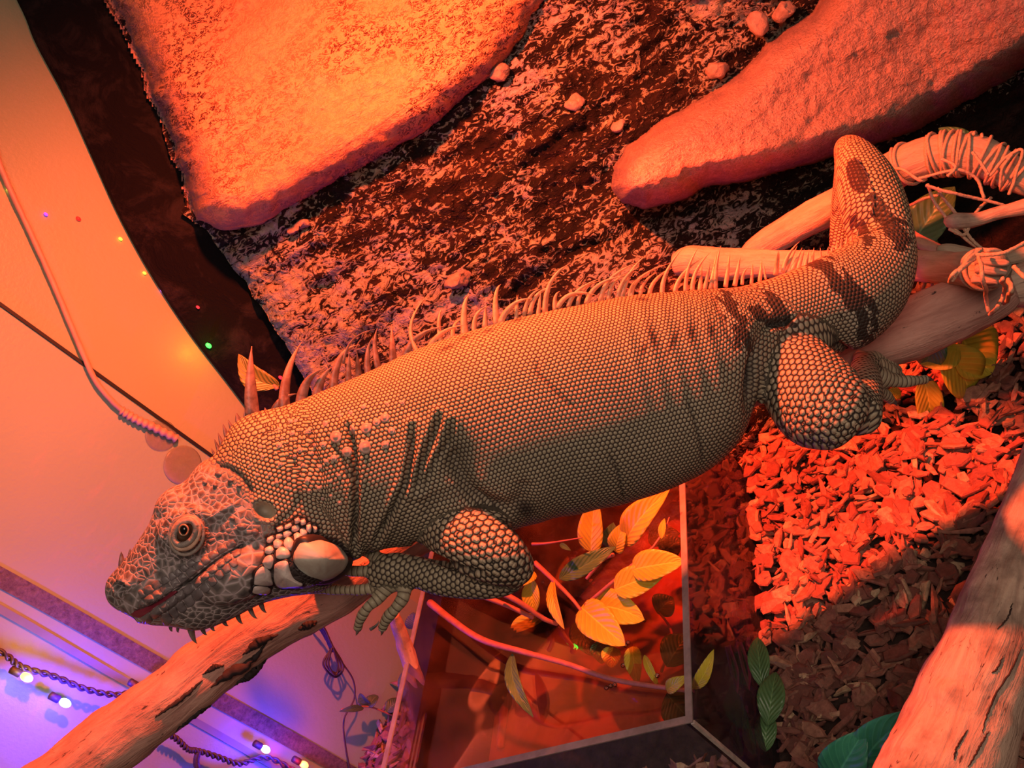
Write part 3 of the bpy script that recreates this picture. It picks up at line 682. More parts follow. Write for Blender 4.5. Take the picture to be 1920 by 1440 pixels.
# ------------------------------------------------------------------ ficus sprigs drooping into the tank
def TZ(u, v, h):
    """distance at which the ray of (u, v) is h above the floor"""
    return float(proj(FL(u, v, h))[2])
def T3(u, v, dh=0.0): return (u, v, TZ(u, v, WL + dh))
YL, GL = M_leaf_y, M_leaf_g
def lv(b, t, w_, m_, hb=0.003, ht=0.003, **kw): return (T3(*b, hb), T3(*t, ht), w_, m_, kw)
def st(pts, hs, r0, r1): return [(*T3(u, v, h), r0 + (r1 - r0) * i / (len(pts) - 1)) for i, ((u, v), h) in enumerate(zip(pts, hs))]
plant('ficus_sprig', 'long pink stemmed sprig crossing the tank water to its right rim', [st([(806, 1130), (850, 1165), (905, 1200), (980, 1222), (1060, 1244), (1150, 1274), (1250, 1290), (1300, 1296)], [.03, .028, .024, .018, .012, .008, .006, .012], 7, 4)],
      [lv((960, 1225), (1000, 1345), 30, GL, .014, .004, side=.06), lv((1250, 1295), (1292, 1268), 26, YL, .008, .02), lv((1300, 1292), (1338, 1218), 26, YL, .01, .026, side=.08)])
plant('ficus_sprig', 'leafy sprig with broad yellow leaves in the middle of the tank', [st([(1003, 1055), (1040, 1090), (1070, 1120), (1090, 1145)], [.03, .022, .015, .01], 5, 3), st([(1098, 1135), (1150, 1090), (1190, 1055), (1225, 1025)], [.010, .02, .024, .028], 4, 2), st([(1225, 1025), (1245, 995), (1255, 970)], [.028, .03, .032], 2, 1)],
      [lv((1090, 1138), (1172, 1210), 68, YL, .010, .004, blunt=.5, curl=.05), lv((1112, 1136), (1208, 1162), 66, YL, .006, .003, blunt=.7, curl=.05, side=-.05), lv((1152, 1106), (1246, 1072), 58, YL, .02, .012, blunt=.6, curl=.05), lv((1185, 1068), (1282, 1052), 58, YL, .024, .02, blunt=.6, curl=.05),
       lv((1037, 1086), (1058, 1180), 28, YL, .022, .012, roll=.4), lv((1048, 1085), (1155, 1025), 38, GL, .022, .022, side=.05), lv((1130, 1200), (1128, 1245), 40, GL, -.004, -.01), lv((1150, 1212), (1146, 1252), 38, YL, -.002, -.008, blunt=.6), lv((1186, 1212), (1196, 1282), 34, YL, -.002, -.008, blunt=.5), lv((1208, 1228), (1236, 1290), 16, YL, .002, -.004), lv((1240, 1010), (1246, 972), 14, YL, .03, .036)])
plant('ficus_sprig', 'upright yellow leaves rising from the tank just below the belly', [st([(1150, 1040), (1130, 1050), (1100, 1085)], [.015, .01, .0], 4, 3)],
      [lv((1108, 1035), (1116, 935), 50, YL, .014, .045, blunt=.7, curl=.04), lv((1155, 1035), (1172, 980), 36, YL, .012, .03, blunt=.6), lv((1172, 1020), (1255, 918), 58, YL, .014, .05), lv((1150, 1030), (1150, 980), 40, GL, .0, .02), lv((1240, 1040), (1278, 1010), 50, GL, -.01, -.01)])
plant('ficus_sprig', 'pair of pink stems and pale pointed leaves just under the elbow', [st([(935, 1108), (975, 1130), (1020, 1160), (1045, 1170)], [.05, .035, .012, .0], 6, 4), st([(905, 1118), (950, 1135), (1000, 1158)], [.045, .03, .01], 5, 4), st([(998, 1020), (1030, 1018), (1092, 1008)], [.05, .05, .05], 3, 1)],
      [lv((1000, 1070), (960, 1100), 46, YL, .04, .05, blunt=.4), lv((998, 1085), (1002, 1150), 36, YL, .04, .02), lv((1020, 1160), (965, 1215), 62, YL, -.006, -.02, blunt=.4), lv((930, 1168), (918, 1225), 50, YL, -.01, -.02), lv((1050, 1020), (1070, 1032), 10, GL, .05, .048)])
plant('ficus_sprig', 'dim sprig of dark leaves sunk under the water near the right pane', [st([(1240, 1260), (1260, 1190), (1230, 1140)], [-.03, -.03, -.03], 3, 2)], [lv((1232, 1150), (1262, 1120), 50, GL, -.03, -.03), lv((1250, 1250), (1290, 1190), 60, GL, -.03, -.035), lv((1250, 1300), (1290, 1345), 70, GL, -.02, -.04), lv((1085, 1160), (1110, 1230), 50, GL, -.02, -.03), lv((1030, 1040), (1060, 1090), 60, YL, -.03, -.03), lv((1215, 1010), (1275, 1000), 44, GL, -.02, -.02)])
# leaves outside the tank's right wall
plant('fallen_sprig', 'dark leaves on the bark against the outside of the tank', [[(1405, 1200, TZ(1405, 1200, .03), 3), (1420, 1260, TZ(1420, 1260, .02), 3), (1445, 1330, TZ(1445, 1330, .02), 2)]],
      [((1430, 1290, TZ(1430, 1290, .03)), (1420, 1195, TZ(1420, 1195, .03)), 40, GL, {}), ((1440, 1360, TZ(1440, 1360, .03)), (1455, 1260, TZ(1455, 1260, .03)), 50, GL, {}), ((1435, 1410, TZ(1435, 1410, .02)), (1440, 1330, TZ(1440, 1330, .02)), 40, GL, {})])
# reflection of the pink branch in the tank, built as a solid stick
zs_ = [TZ(965, 1150, WL - .004), TZ(935, 1425, .02)]
stk, _, _ = branch('branch_reflection', [(966, 1150, TZ(966, 1150, .008), 8), (958, 1220, TZ(958, 1220, .008), 9), (948, 1300, TZ(948, 1300, .008), 8), (938, 1400, TZ(938, 1400, .008), 8)], M_pinkwood, 'pale pink branch reflection built as a stick under the tank water', 'stick', n=20, seg=10)
# bubbles on the water
M_bub = clear('bubble_film', (1, 1, 1), 0.02, 1.5)
for k, (u, v) in enumerate([(1208, 1163), (1173, 1210), (1178, 1205), (1168, 1248), (1010, 1106), (1018, 1092), (1153, 1284), (1145, 1286), (1232, 1267), (1290, 1290), (1226, 1035), (1137, 1290)]):
    c = P(*T3(u, v, .0015)); V, Fc, _ = ellipsoid(c, np.array([.0017, 0, 0]), np.array([0, .0017, 0]), np.array([0, 0, .0017]), 12, 8)
    tag(new_obj('bubble', V, Fc, M_bub), 'tiny clear bubble floating on the tank water among the leaves', 'bubble', 'bubbles on the tank water')

# ------------------------------------------------------------------ eucalyptus twigs by the wall
M_euc = leaf_mat('blue_green_leaf', (0.05, 0.09, 0.09), (0.09, 0.15, 0.14))
M_cable = simple('dark_cable', (0.05, 0.03, 0.035), 0.5)
def wz(u, v, off): return float(proj(WP(u, v, off))[2])
def wpt(u, v, off=.03): return (u, v, wz(u, v, off))
plant('round_leaf_sprig', 'sprig with small round blue green leaves hanging by the beige wall', [[(*wpt(640, 1330), 1.5), (*wpt(690, 1325), 1.6), (*wpt(740, 1342), 1.6), (*wpt(790, 1345), 1.5)]],
      [(wpt(690, 1326), wpt(708, 1304), 24, M_euc, {'blunt': 1}), (wpt(682, 1328), wpt(636, 1334), 13, M_euc, {}), (wpt(690, 1322), wpt(675, 1300), 22, M_euc, {'blunt': 1}), (wpt(725, 1335), wpt(752, 1312), 26, M_euc, {'blunt': 1}), (wpt(770, 1345), wpt(790, 1320), 26, M_euc, {'blunt': 1})])
plant('round_leaf_sprig', 'sprig with round dark leaves seen behind the front foot through the tank', [[(*wpt(775, 1180, .05), 1.6), (*wpt(790, 1220, .05), 1.6), (*wpt(795, 1260, .05), 1.6)], [(*wpt(835, 1150, .05), 1.5), (*wpt(800, 1215, .05), 1.5)]],
      [(wpt(778, 1180, .05), wpt(775, 1148, .05), 30, M_euc, {'blunt': 1}), (wpt(800, 1190, .05), wpt(815, 1155, .05), 28, M_euc, {'blunt': 1}), (wpt(795, 1200, .05), wpt(830, 1190, .05), 20, M_euc, {}), (wpt(770, 1250, .05), wpt(755, 1310, .05), 26, M_euc, {}), (wpt(850, 1310, .05), wpt(870, 1345, .05), 36, M_euc, {'blunt': 1}), (wpt(840, 1370, .05), wpt(880, 1400, .05), 40, M_euc, {'blunt': 1}), (wpt(880, 1180, .06), wpt(905, 1150, .06), 26, M_euc, {})])
# hanging cable with a coil
root = empty('coiled_cable', WP(640, 1240, .02), 'thin dark cable hanging in a small coil below the perch branch', 'cable')
def cable(pts, off, r_px, root, name='cable_run', mat=None, n=60):
    w_ = catmull([WP(u, v, off) for u, v in pts], n); zc_ = proj(w_[n // 2])[2]
    V, Fc, UV = tube(w_, PX(zc_, r_px), 8, .15, 300); return new_obj(name, V, Fc, mat or M_cable, root, UV)
for k in range(4): cable([(586 + 3 * k, 1164), (600 + 3 * k, 1180), (612 + 2 * k, 1200), (622 + 2 * k, 1222)], .016 + .003 * k, 2.2, root)
for k, (w_, h_) in enumerate([(16, 26), (11, 22), (6, 24)]): cable([(622, 1215), (622 - w_, 1245), (628, 1220 + h_ * 1.9), (628 + w_, 1250), (624, 1212)], .018 + .004 * k, 2.0, root, 'cable_loop')
cable([(640, 1240), (662, 1275), (664, 1310), (645, 1350), (648, 1400), (660, 1460)], .018, 1.6, root)
# cable reflection built as a solid tube, and suction cups on the wall
root = empty('cable_reflection', WP(150, 640, .01), 'long pinkish cable reflection built as a tube, with two clear suction cups on the beige wall', 'cable')
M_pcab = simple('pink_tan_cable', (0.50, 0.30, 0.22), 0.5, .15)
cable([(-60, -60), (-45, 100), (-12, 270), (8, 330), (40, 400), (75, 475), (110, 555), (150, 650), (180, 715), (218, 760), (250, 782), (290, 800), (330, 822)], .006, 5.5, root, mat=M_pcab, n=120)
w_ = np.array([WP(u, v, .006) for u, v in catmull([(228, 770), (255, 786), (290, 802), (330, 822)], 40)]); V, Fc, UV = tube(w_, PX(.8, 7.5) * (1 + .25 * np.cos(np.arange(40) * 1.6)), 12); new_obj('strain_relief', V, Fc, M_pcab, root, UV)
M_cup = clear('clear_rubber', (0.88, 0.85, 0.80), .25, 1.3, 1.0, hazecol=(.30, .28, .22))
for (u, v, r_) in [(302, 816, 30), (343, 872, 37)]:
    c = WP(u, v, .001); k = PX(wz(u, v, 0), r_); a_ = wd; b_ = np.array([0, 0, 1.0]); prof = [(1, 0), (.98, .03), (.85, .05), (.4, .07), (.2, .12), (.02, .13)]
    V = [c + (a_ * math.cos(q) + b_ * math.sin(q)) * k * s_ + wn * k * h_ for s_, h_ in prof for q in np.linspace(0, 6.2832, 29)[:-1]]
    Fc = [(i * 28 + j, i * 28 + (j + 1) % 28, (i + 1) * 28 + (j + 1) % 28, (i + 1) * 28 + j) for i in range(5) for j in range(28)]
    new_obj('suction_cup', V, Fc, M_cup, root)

# ------------------------------------------------------------------ string lights
root = empty('string_light_wire', WP(200, 1300, .02), 'dark twisted wire of the string lights along the lower left wall', 'wire')
for ph in (0, 1):
    for seg in ([(-260, 1120), (-120, 1160), (0, 1222), (40, 1250), (100, 1268), (160, 1292), (220, 1303), (270, 1292), (330, 1300)], [(300, 1370), (330, 1385), (352, 1405), (372, 1408), (410, 1420), (450, 1432), (500, 1420), (560, 1450)], [(372, 1408), (368, 1430), (376, 1460)]):
        w_ = catmull([WP(u, v, .016) for u, v in seg], 160); d, N, B = frames(w_); a_ = np.arange(160) * .55 + ph * math.pi
        w_ = w_ + (N * np.cos(a_)[:, None] + B * np.sin(a_)[:, None]) * .0016; V, Fc, UV = tube(w_, .0013, 6); new_obj('wire_strand', V, Fc, M_cable, root, UV)
BULB = [('yellow', (50, 1270), (1, .60, .02), .035), ('blue', (122, 1318), (.05, .02, 1), .85), ('red', (268, 1292), (1, .10, .02), .02), ('blue', (498, 1405), (.04, .02, 1), .42), ('red', (570, 1434), (1, .03, .06), .05)]
where = ['at the far left wall end', 'beside the yellow bulb, deep blue glow', 'against the perch branch', 'low by the coiled wire, right of the perch branch', 'at the bottom edge, rightmost of the lower left lights']
hot = {'yellow': (1, .80, .15), 'blue': (.45, .80, 1), 'red': (1, .35, .10)}
for (cn, (u, v), colr, en), wh in zip(BULB, where):
    c = WP(u, v, .016); b = empty('fairy_light', c, 'glowing %s fairy light bulb %s' % (cn, wh), 'fairy light')
    V, Fc, _ = ellipsoid(c, wd * .0034, wn * .0034, np.array([0, 0, .0052]), 16, 10); new_obj('bulb', V, Fc, emis(cn + '_bulb_glow', hot[cn], 3.0), b)
    V, Fc, UV = tube(np.array([c + np.array([0, 0, .006]), c + np.array([0, 0, .014])]), .0032, 10); new_obj('socket', V, Fc, M_cable, b, UV)
    l = bpy.data.lights.new('bulb_light', 'POINT'); lo_ = bpy.data.objects.new('bulb_light', l); COL.objects.link(lo_); l.energy = en; l.color = colr; l.shadow_soft_size = .006; lo_.location = WP(u + (14 if cn == 'blue' else 0), v + (18 if cn == 'blue' else 0), .040 if cn == 'blue' else .030)
for (u, v, cn, cc_, ln) in [(16, 356, 'yellow', (1, .75, .05), 'near the top of the cable reflection'), (86, 402, 'violet', (.20, .04, 1), 'left of the red one, upper wall'), (147, 410, 'red', (.9, .015, .01), 'high on the beige wall'), (226, 448, 'lime', (.7, .9, .05), 'midway along the backing sheet'), (271, 512, 'amber', (1, .65, .05), 'below the lime one on the wall'), (304, 545, 'purple', (.6, .15, .8), 'below the amber one on the wall'), (371, 576, 'dark red', (.9, .02, .03), 'on the black backing sheet'), (391, 648, 'green', (.03, 1, .05), 'at the backing sheet edge'), (526, 708, 'red', (1, .03, .05), 'behind the first crest spines')]:  # reflections of string bulbs in the glass, built as tiny glowing beads
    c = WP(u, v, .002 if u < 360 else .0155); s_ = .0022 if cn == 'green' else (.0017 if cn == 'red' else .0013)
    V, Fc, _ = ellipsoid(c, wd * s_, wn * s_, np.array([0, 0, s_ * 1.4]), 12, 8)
    tag(new_obj('micro_light', V, Fc, emis('micro_' + cn.replace(' ', '_'), cc_, 5 if cn == 'green' else (1.1 if cn == 'red' else 2.2))), 'tiny %s bulb reflection made as a glowing bead %s' % (cn, ln), 'fairy light')
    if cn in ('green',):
        l = bpy.data.lights.new('bulb_light', 'POINT'); lo_ = bpy.data.objects.new('bulb_light', l); COL.objects.link(lo_); l.energy = .012; l.color = cc_; l.shadow_soft_size = .004; lo_.location = WP(u, v, .026)  # point light added for the glow around the green reflection

# ------------------------------------------------------------------ the iguana
IG = empty('iguana', P(1180, 900, 0.58), 'large grey tan iguana with a spiny crest lying along the branch, head lower left', 'iguana')
def c1(x, y): return (180 + x / 3.13, 780 + y / 3.13)
def c2(x, y): return (x * 0.375, 900 + y * 0.375)
def c3(x, y): return (600 + x / 3.6, 900 + y / 3.6)
def c4(x, y): return (380 + x / 3.097, 480 + y / 3.097)
def c5(x, y): return (900 + x / 3.2, 420 + y / 3.2)
def c6(x, y): return (1300 + x / 2.88, 260 + y / 2.88)
# stations: top u, v, bottom u, v, half depth (m), distance z
ST = [
 (217, 1084, 222, 1122, .006, .452), (226, 1062, 236, 1144, .011, .450), (246, 1036, 260, 1158, .0145, .450),
 (264, 1012, 288, 1169, .017, .450), (287, 975, 325, 1172, .020, .450), (303, 932, 376, 1180, .0225, .451),
 (346, 903, 428, 1163, .024, .453), (374, 870, 490, 1132, .0255, .456), (405, 850, 545, 1118, .027, .459),
 (438, 796, 612, 1104, .0285, .462), (478, 774, 664, 1050, .030, .465), (532, 762, 712, 1030, .033, .468),
 (602, 735, 790, 1022, .037, .471), (692, 697, 862, 1015, .041, .474), (782, 655, 930, 1003, .045, .477),
 (880, 622, 1008, 978, .048, .480), (980, 595, 1090, 960, .050, .483), (1080, 574, 1170, 942, .051, .486),
 (1180, 556, 1250, 915, .050, .489), (1270, 548, 1325, 876, .047, .491), (1335, 543, 1378, 815, .042, .493),
 (1385, 538, 1408, 735, .034, .495), (1450, 520, 1455, 692, .031, .497), (1510, 496, 1530, 668, .030, .499),
 (1562, 470, 1606, 655, .029, .501), (1600, 448, 1668, 598, .027, .504), (1612, 430, 1693, 520, .025, .507),
 (1590, 396, 1693, 420, .023, .512), (1574, 352, 1674, 352, .020, .520), (1566, 318, 1640, 300, .016, .534),
 (1570, 310, 1618, 292, .015, .552), (1566, 340, 1622, 335, .014, .578), (1560, 400, 1612, 400, .012, .600), (1556, 470, 1600, 480, .010, .610)]
ST = np.array(ST, float)
NS = 260
STF = catmull(ST, NS)
def ring_loft(stf, seg=56):
    n = len(stf); V = []
    T = np.array([P(s[0], s[1], s[5]) for s in stf]); B = np.array([P(s[2], s[3], s[5]) for s in stf])
    Cn = (T + B) / 2; d = np.gradient(Cn, axis=0); d /= np.linalg.norm(d, axis=1)[:, None]
    for k in range(n):
        up = (T[k] - B[k]) / 2; a = np.linalg.norm(up)
        side = np.cross(d[k], up / a); side /= np.linalg.norm(side)
        for j in range(seg):
            q = 2 * math.pi * j / seg; c, s = math.cos(q), math.sin(q)
            e = 0.88
            V.append(Cn[k] + up * (abs(c) ** e * (1 if c > 0 else -1)) + side * stf[k][4] * (abs(s) ** e * (1 if s > 0 else -1)))
    Fc = [(k * seg + j, k * seg + (j + 1) % seg, (k + 1) * seg + (j + 1) % seg, (k + 1) * seg + j) for k in range(n - 1) for j in range(seg)]
    Fc += [tuple(range(seg))[::-1], tuple(range((n - 1) * seg, n * seg))]
    return np.array(V), Fc, Cn
bodyV, bodyF, CEN = ring_loft(STF)
HB = np.array([np.linalg.norm(P(s[0], s[1], s[5]) - P(s[2], s[3], s[5])) / 2 for s in STF])
# limbs: (u, v, z, radius px)
LIMBS = {
 'upper_arm': [(800, 960, .470, 48), (840, 985, .458, 58), (885, 1012, .447, 65), (930, 1040, .443, 58), (962, 1062, .446, 43), (972, 1076, .450, 30)],
 'forearm': [(968, 1070, .452, 36), (930, 1082, .455, 39), (880, 1086, .459, 37), (825, 1084, .464, 33), (780, 1072, .469, 30), (742, 1068, .472, 32), (715, 1072, .474, 29)],
 'thigh': [(1440, 632, .500, 48), (1466, 664, .487, 66), (1498, 708, .474, 80), (1536, 755, .462, 89), (1566, 778, .456, 80), (1592, 796, .456, 56)],
 'shank': [(1606, 780, .464, 46), (1618, 745, .480, 36), (1622, 715, .500, 30), (1618, 692, .520, 24), (1630, 682, .530, 22)],
 'far_arm': [(650, 1000, .500, 40), (630, 1030, .520, 30), (600, 1060, .530, 22)],
}
DIG = {  # digits of the near forefoot and the far hind foot; last point is the nail root
 'f1': [(715, 1052, .474, 15), (690, 1036, .478, 10.5), (664, 1024, .482, 9.5), (640, 1022, .488, 8)],
 'f2': [(712, 1070, .474, 15), (675, 1071, .474, 11), (640, 1070, .478, 10.5), (600, 1072, .484, 9), (575, 1078, .490, 8)],
 'f3': [(718, 1092, .474, 15), (690, 1104, .474, 11), (650, 1106, .477, 10.5), (610, 1105, .481, 9.5), (575, 1107, .486, 8.5)],
 'f4': [(728, 1098, .472, 16), (712, 1120, .470, 12), (690, 1138, .468, 11), (676, 1160, .470, 10.5), (670, 1180, .474, 9)],
 'f5': [(760, 1092, .470, 16), (757, 1118, .466, 13), (742, 1140, .465, 12), (725, 1160, .467, 11.5), (716, 1180, .471, 9.5)],
 'h1': [(1622, 690, .530, 20), (1645, 705, .532, 17), (1680, 715, .534, 13), (1712, 714, .536, 11), (1738, 711, .540, 9)],
 'h2': [(1622, 682, .534, 18), (1650, 688, .538, 15), (1672, 698, .540, 12), (1690, 708, .545, 10)],
 'h3': [(1620, 712, .530, 18), (1640, 732, .534, 14), (1662, 742, .540, 11), (1672, 752, .545, 9)],
 'h4': [(1612, 676, .534, 20), (1640, 672, .540, 14), (1668, 684, .545, 12), (1684, 696, .552, 10)],
}
LP = {}
mesh_parts = [(bodyV, bodyF)]
for k, pts in list(LIMBS.items()) + list(DIG.items()):
    w_, r_ = pxpath(pts, 30); 
    if k in DIG: r_ = r_ * (1 + 0.07 * np.cos(np.linspace(0, 1, 30) * 2 * math.pi * 3.0))
    LP[k] = (w_, r_); V, Fc, _ = tube(w_, r_, 20); mesh_parts.append((V, Fc))
def blob(u, v, z, ru, rv, rz, ang=0):
    k = PX(z); ca, sa = math.cos(ang), math.sin(ang)
    mesh_parts.append(ellipsoid(P(u, v, z), M @ np.array([ca * ru * k, sa * ru * k, 0]), M @ np.array([-sa * rv * k, ca * rv * k, 0]), M @ np.array([0, 0, rz * k]), 28, 18))
# head masses: occiput, brow, cheek, snout, jowl, neck, shoulder, hip
blob(393, 898, .452, 33, 30, 44, -0.35); blob(338, 948, .448, 46, 38, 60, -0.6); blob(352, 1000, .440, 56, 54, 62, 0)
blob(470, 985, .447, 80, 78, 62, 0.2); blob(266, 1082, .444, 40, 34, 48, -0.3); blob(330, 1108, .441, 64, 40, 55, -0.6)
blob(440, 1072, .440, 92, 58, 62, -0.35); blob(560, 1045, .444, 78, 58, 66, 0); blob(600, 900, .462, 105, 90, 100, -0.4)
blob(850, 925, .466, 105, 82, 85, 0.5); blob(730, 1078, .473, 42, 34, 24, 0); blob(1430, 640, .490, 55, 60, 80, 0.4)
blob(1625, 692, .530, 28, 24, 22, 0)
V, Fc, _ = merge(mesh_parts)
tmp = new_obj('tmp', V, Fc, None, None, loc=np.zeros(3))
md = tmp.modifiers.new('r', 'REMESH'); md.mode = 'VOXEL'; md.voxel_size = 0.00125; md.use_smooth_shade = True
sm = tmp.modifiers.new('s', 'SMOOTH'); sm.factor = 0.5; sm.iterations = 9
dg = bpy.context.evaluated_depsgraph_get()
me = bpy.data.meshes.new_from_object(tmp.evaluated_get(dg)); bpy.data.objects.remove(tmp)
nv = len(me.vertices); X = np.empty(nv * 3); me.vertices.foreach_get('co', X); X = X.reshape(-1, 3)
Nn = np.empty(nv * 3); me.vertex_normals.foreach_get('vector', Nn); Nn = Nn.reshape(-1, 3)
U, Vv, Zz = proj(X)
front = (Nn @ (M @ np.array([0, 0, -1.0]))) > -0.25
zc = np.interp(U, STF[:140, 0], STF[:140, 5])
def pdist(pts):
    """distance in px from every vertex to a polyline, and the parameter along it"""
    best = np.full(nv, 1e9); par = np.zeros(nv); acc = 0
    for i in range(len(pts) - 1):
        a = np.array(pts[i], float); b = np.array(pts[i + 1], float); ab = b - a; L = np.hypot(*ab)
        t = np.clip(((U - a[0]) * ab[0] + (Vv - a[1]) * ab[1]) / (L * L + 1e-9), 0, 1)
        d = np.hypot(U - a[0] - t * ab[0], Vv - a[1] - t * ab[1]); m_ = d < best
        best[m_] = d[m_]; par[m_] = (acc + t * L)[m_]; acc += L
    return best, par / max(acc, 1e-9)
def ell(u, v, ru, rv, ang=0):
    ca, sa = math.cos(ang), math.sin(ang); dx, dy = U - u, Vv - v
    return np.hypot((dx * ca + dy * sa) / ru, (-dx * sa + dy * ca) / rv)
# --- which bone each vertex follows
best = np.full(nv, 1e9); which = np.zeros(nv, int); Sx = np.zeros(nv); Tx = np.zeros(nv)
def kd_assign(path, rad, code, bias=0.0):
    global best, which, Sx, Tx
    s = np.concatenate([[0], np.cumsum(np.linalg.norm(np.diff(path, axis=0), axis=1))])
    lo = path.min(0) - rad.max() * 1.7; hi = path.max(0) + rad.max() * 1.7
    cand = np.where(np.all((X > lo) & (X < hi), axis=1))[0]
    for c0_ in range(0, len(cand), 20000):
        idx = cand[c0_:c0_ + 20000]
        D = np.linalg.norm(X[idx][:, None, :] - path[None], axis=2) / rad[None]
        k = D.argmin(1); d = D[np.arange(len(idx)), k] + bias
        b_ = d < best[idx]; ii = idx[b_]; kk = k[b_]
        best[ii] = d[b_]; which[ii] = code
        tg = np.gradient(path, axis=0); tg /= np.linalg.norm(tg, axis=1)[:, None]
        rel = X[ii] - path[kk]; al = np.einsum('ij,ij->i', rel, tg[kk])
        vdir = M @ np.array([0, 0, 1.0]); sd_ = np.cross(tg[kk], vdir); sd_ /= np.linalg.norm(sd_, axis=1)[:, None] + 1e-9
        h = np.einsum('ij,ij->i', rel, sd_) / rad[kk]
        Sx[ii] = s[kk] + al; Tx[ii] = np.arcsin(np.clip(h * .95, -1, 1)) * rad[kk]
kd_assign(CEN, HB, 0)
for i, k in enumerate(LP): kd_assign(LP[k][0], LP[k][1] * (1.15 if k in LIMBS else 1.25), i + 1, 0.0 if k in DIG else -0.03)
names = ['body'] + list(LP)
isleg = which > 0
isdig = np.isin(which, [names.index(k) for k in DIG]); 
isfore = np.isin(which, [names.index('forearm')])
smooth = lambda x, a, b: np.clip((x - a) / (b - a), 0, 1) ** 2 * (3 - 2 * np.clip((x - a) / (b - a), 0, 1))
disp = np.zeros(nv); dark = np.zeros(nv); pale = np.zeros(nv)
F1 = front.astype(float)
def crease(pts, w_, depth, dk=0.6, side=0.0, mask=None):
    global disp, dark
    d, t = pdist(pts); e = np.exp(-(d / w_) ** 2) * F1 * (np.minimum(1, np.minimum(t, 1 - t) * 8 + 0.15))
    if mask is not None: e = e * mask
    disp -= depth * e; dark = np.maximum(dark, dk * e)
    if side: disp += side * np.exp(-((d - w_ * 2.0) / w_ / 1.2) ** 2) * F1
body_only = (which == 0).astype(float)
# mouth
mouth = [c1(240, 1165), c1(300, 1140), c1(400, 1072), c1(520, 990), c1(600, 925), c1(680, 862), c1(760, 805), c1(860, 750), c1(900, 740)]
crease(mouth, 3.4, 0.0034, 1.0); 
d, t = pdist([c1(235, 1158), c1(300, 1128), c1(395, 1085)]); dark = np.maximum(dark, 0.95 * np.exp(-(d / 6) ** 2) * F1); disp -= .0025 * np.exp(-(d / 5.5) ** 2) * F1
d, t = pdist([(x, y - 11) for x, y in mouth[:7]]); disp += 0.0009 * np.exp(-(d / 6) ** 2) * F1
d, t = pdist([(x + 4, y + 12) for x, y in mouth[:7]]); disp += 0.0009 * np.exp(-(d / 6) ** 2) * F1
# eye socket and lid folds
ec = c1(530, 695); ee = ell(ec[0], ec[1], 36, 42, 0.25)
disp -= 0.006 * np.exp(-(ee / 0.52) ** 4) * F1
for q, a_ in ((0.72, .0014), (0.90, .0009), (1.08, .0008)): disp += a_ * np.exp(-((ee - q) / .05) ** 2) * F1
for q in (0.81, 0.99, 1.17): dark = np.maximum(dark, .55 * np.exp(-((ee - q) / .035) ** 2) * F1); disp -= .0006 * np.exp(-((ee - q) / .04) ** 2) * F1
d, t = pdist([c1(440, 600), c1(560, 545), c1(680, 590), c1(800, 520)]); disp += .0022 * np.exp(-(d / 8) ** 2) * F1   # brow
# nostril
ne = ell(*c1(150, 1010), 11, 13, 0.2); disp += .0016 * np.exp(-((ne - 1.1) / .4) ** 2) * F1; disp -= .005 * np.exp(-(ne / .55) ** 2) * F1; dark = np.maximum(dark, np.exp(-(ne / .55) ** 4) * F1)
# ear drum
te = ell(*c1(990, 555), 22, 16, 0.5); disp -= .0035 * np.exp(-(te / .8) ** 4) * F1; disp += .001 * np.exp(-((te - 1.25) / .2) ** 2) * F1; smooth_ear = np.exp(-(te / .95) ** 6) * F1
dark = np.maximum(dark, .35 * smooth_ear)
crease([c1(1180, 470), c1(1160, 560), c1(1100, 600), c1(1050, 610)], 4, .0012, .3)
# back of the skull
crease([c1(680, 280), c1(770, 300), c1(850, 350), c1(900, 420), c1(920, 470)], 4, .002, .85)
d, t = pdist([c1(1165, 740), c1(1280, 690), c1(1400, 720), c1(1480, 790)]); dark = np.maximum(dark, .9 * np.exp(-(d / 5) ** 2) * F1)
# neck and shoulder folds
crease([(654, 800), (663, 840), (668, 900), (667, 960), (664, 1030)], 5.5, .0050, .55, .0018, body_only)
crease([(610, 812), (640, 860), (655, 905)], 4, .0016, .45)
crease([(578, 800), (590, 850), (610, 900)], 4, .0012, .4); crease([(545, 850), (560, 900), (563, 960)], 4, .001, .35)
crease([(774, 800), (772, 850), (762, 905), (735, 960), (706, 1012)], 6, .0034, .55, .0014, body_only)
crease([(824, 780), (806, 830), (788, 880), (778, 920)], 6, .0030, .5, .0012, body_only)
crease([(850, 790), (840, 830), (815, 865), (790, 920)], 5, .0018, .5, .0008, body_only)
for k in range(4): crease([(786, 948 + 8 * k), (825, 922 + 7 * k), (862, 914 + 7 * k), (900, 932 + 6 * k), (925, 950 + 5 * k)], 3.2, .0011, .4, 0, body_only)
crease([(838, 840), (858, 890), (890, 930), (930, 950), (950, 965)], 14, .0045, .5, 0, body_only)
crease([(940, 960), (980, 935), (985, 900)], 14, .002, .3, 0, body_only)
e = ell(862, 862, 34, 62, -0.5); disp -= .005 * np.exp(-e ** 2) * F1 * body_only; dark = np.maximum(dark, .45 * np.exp(-e ** 2) * F1)
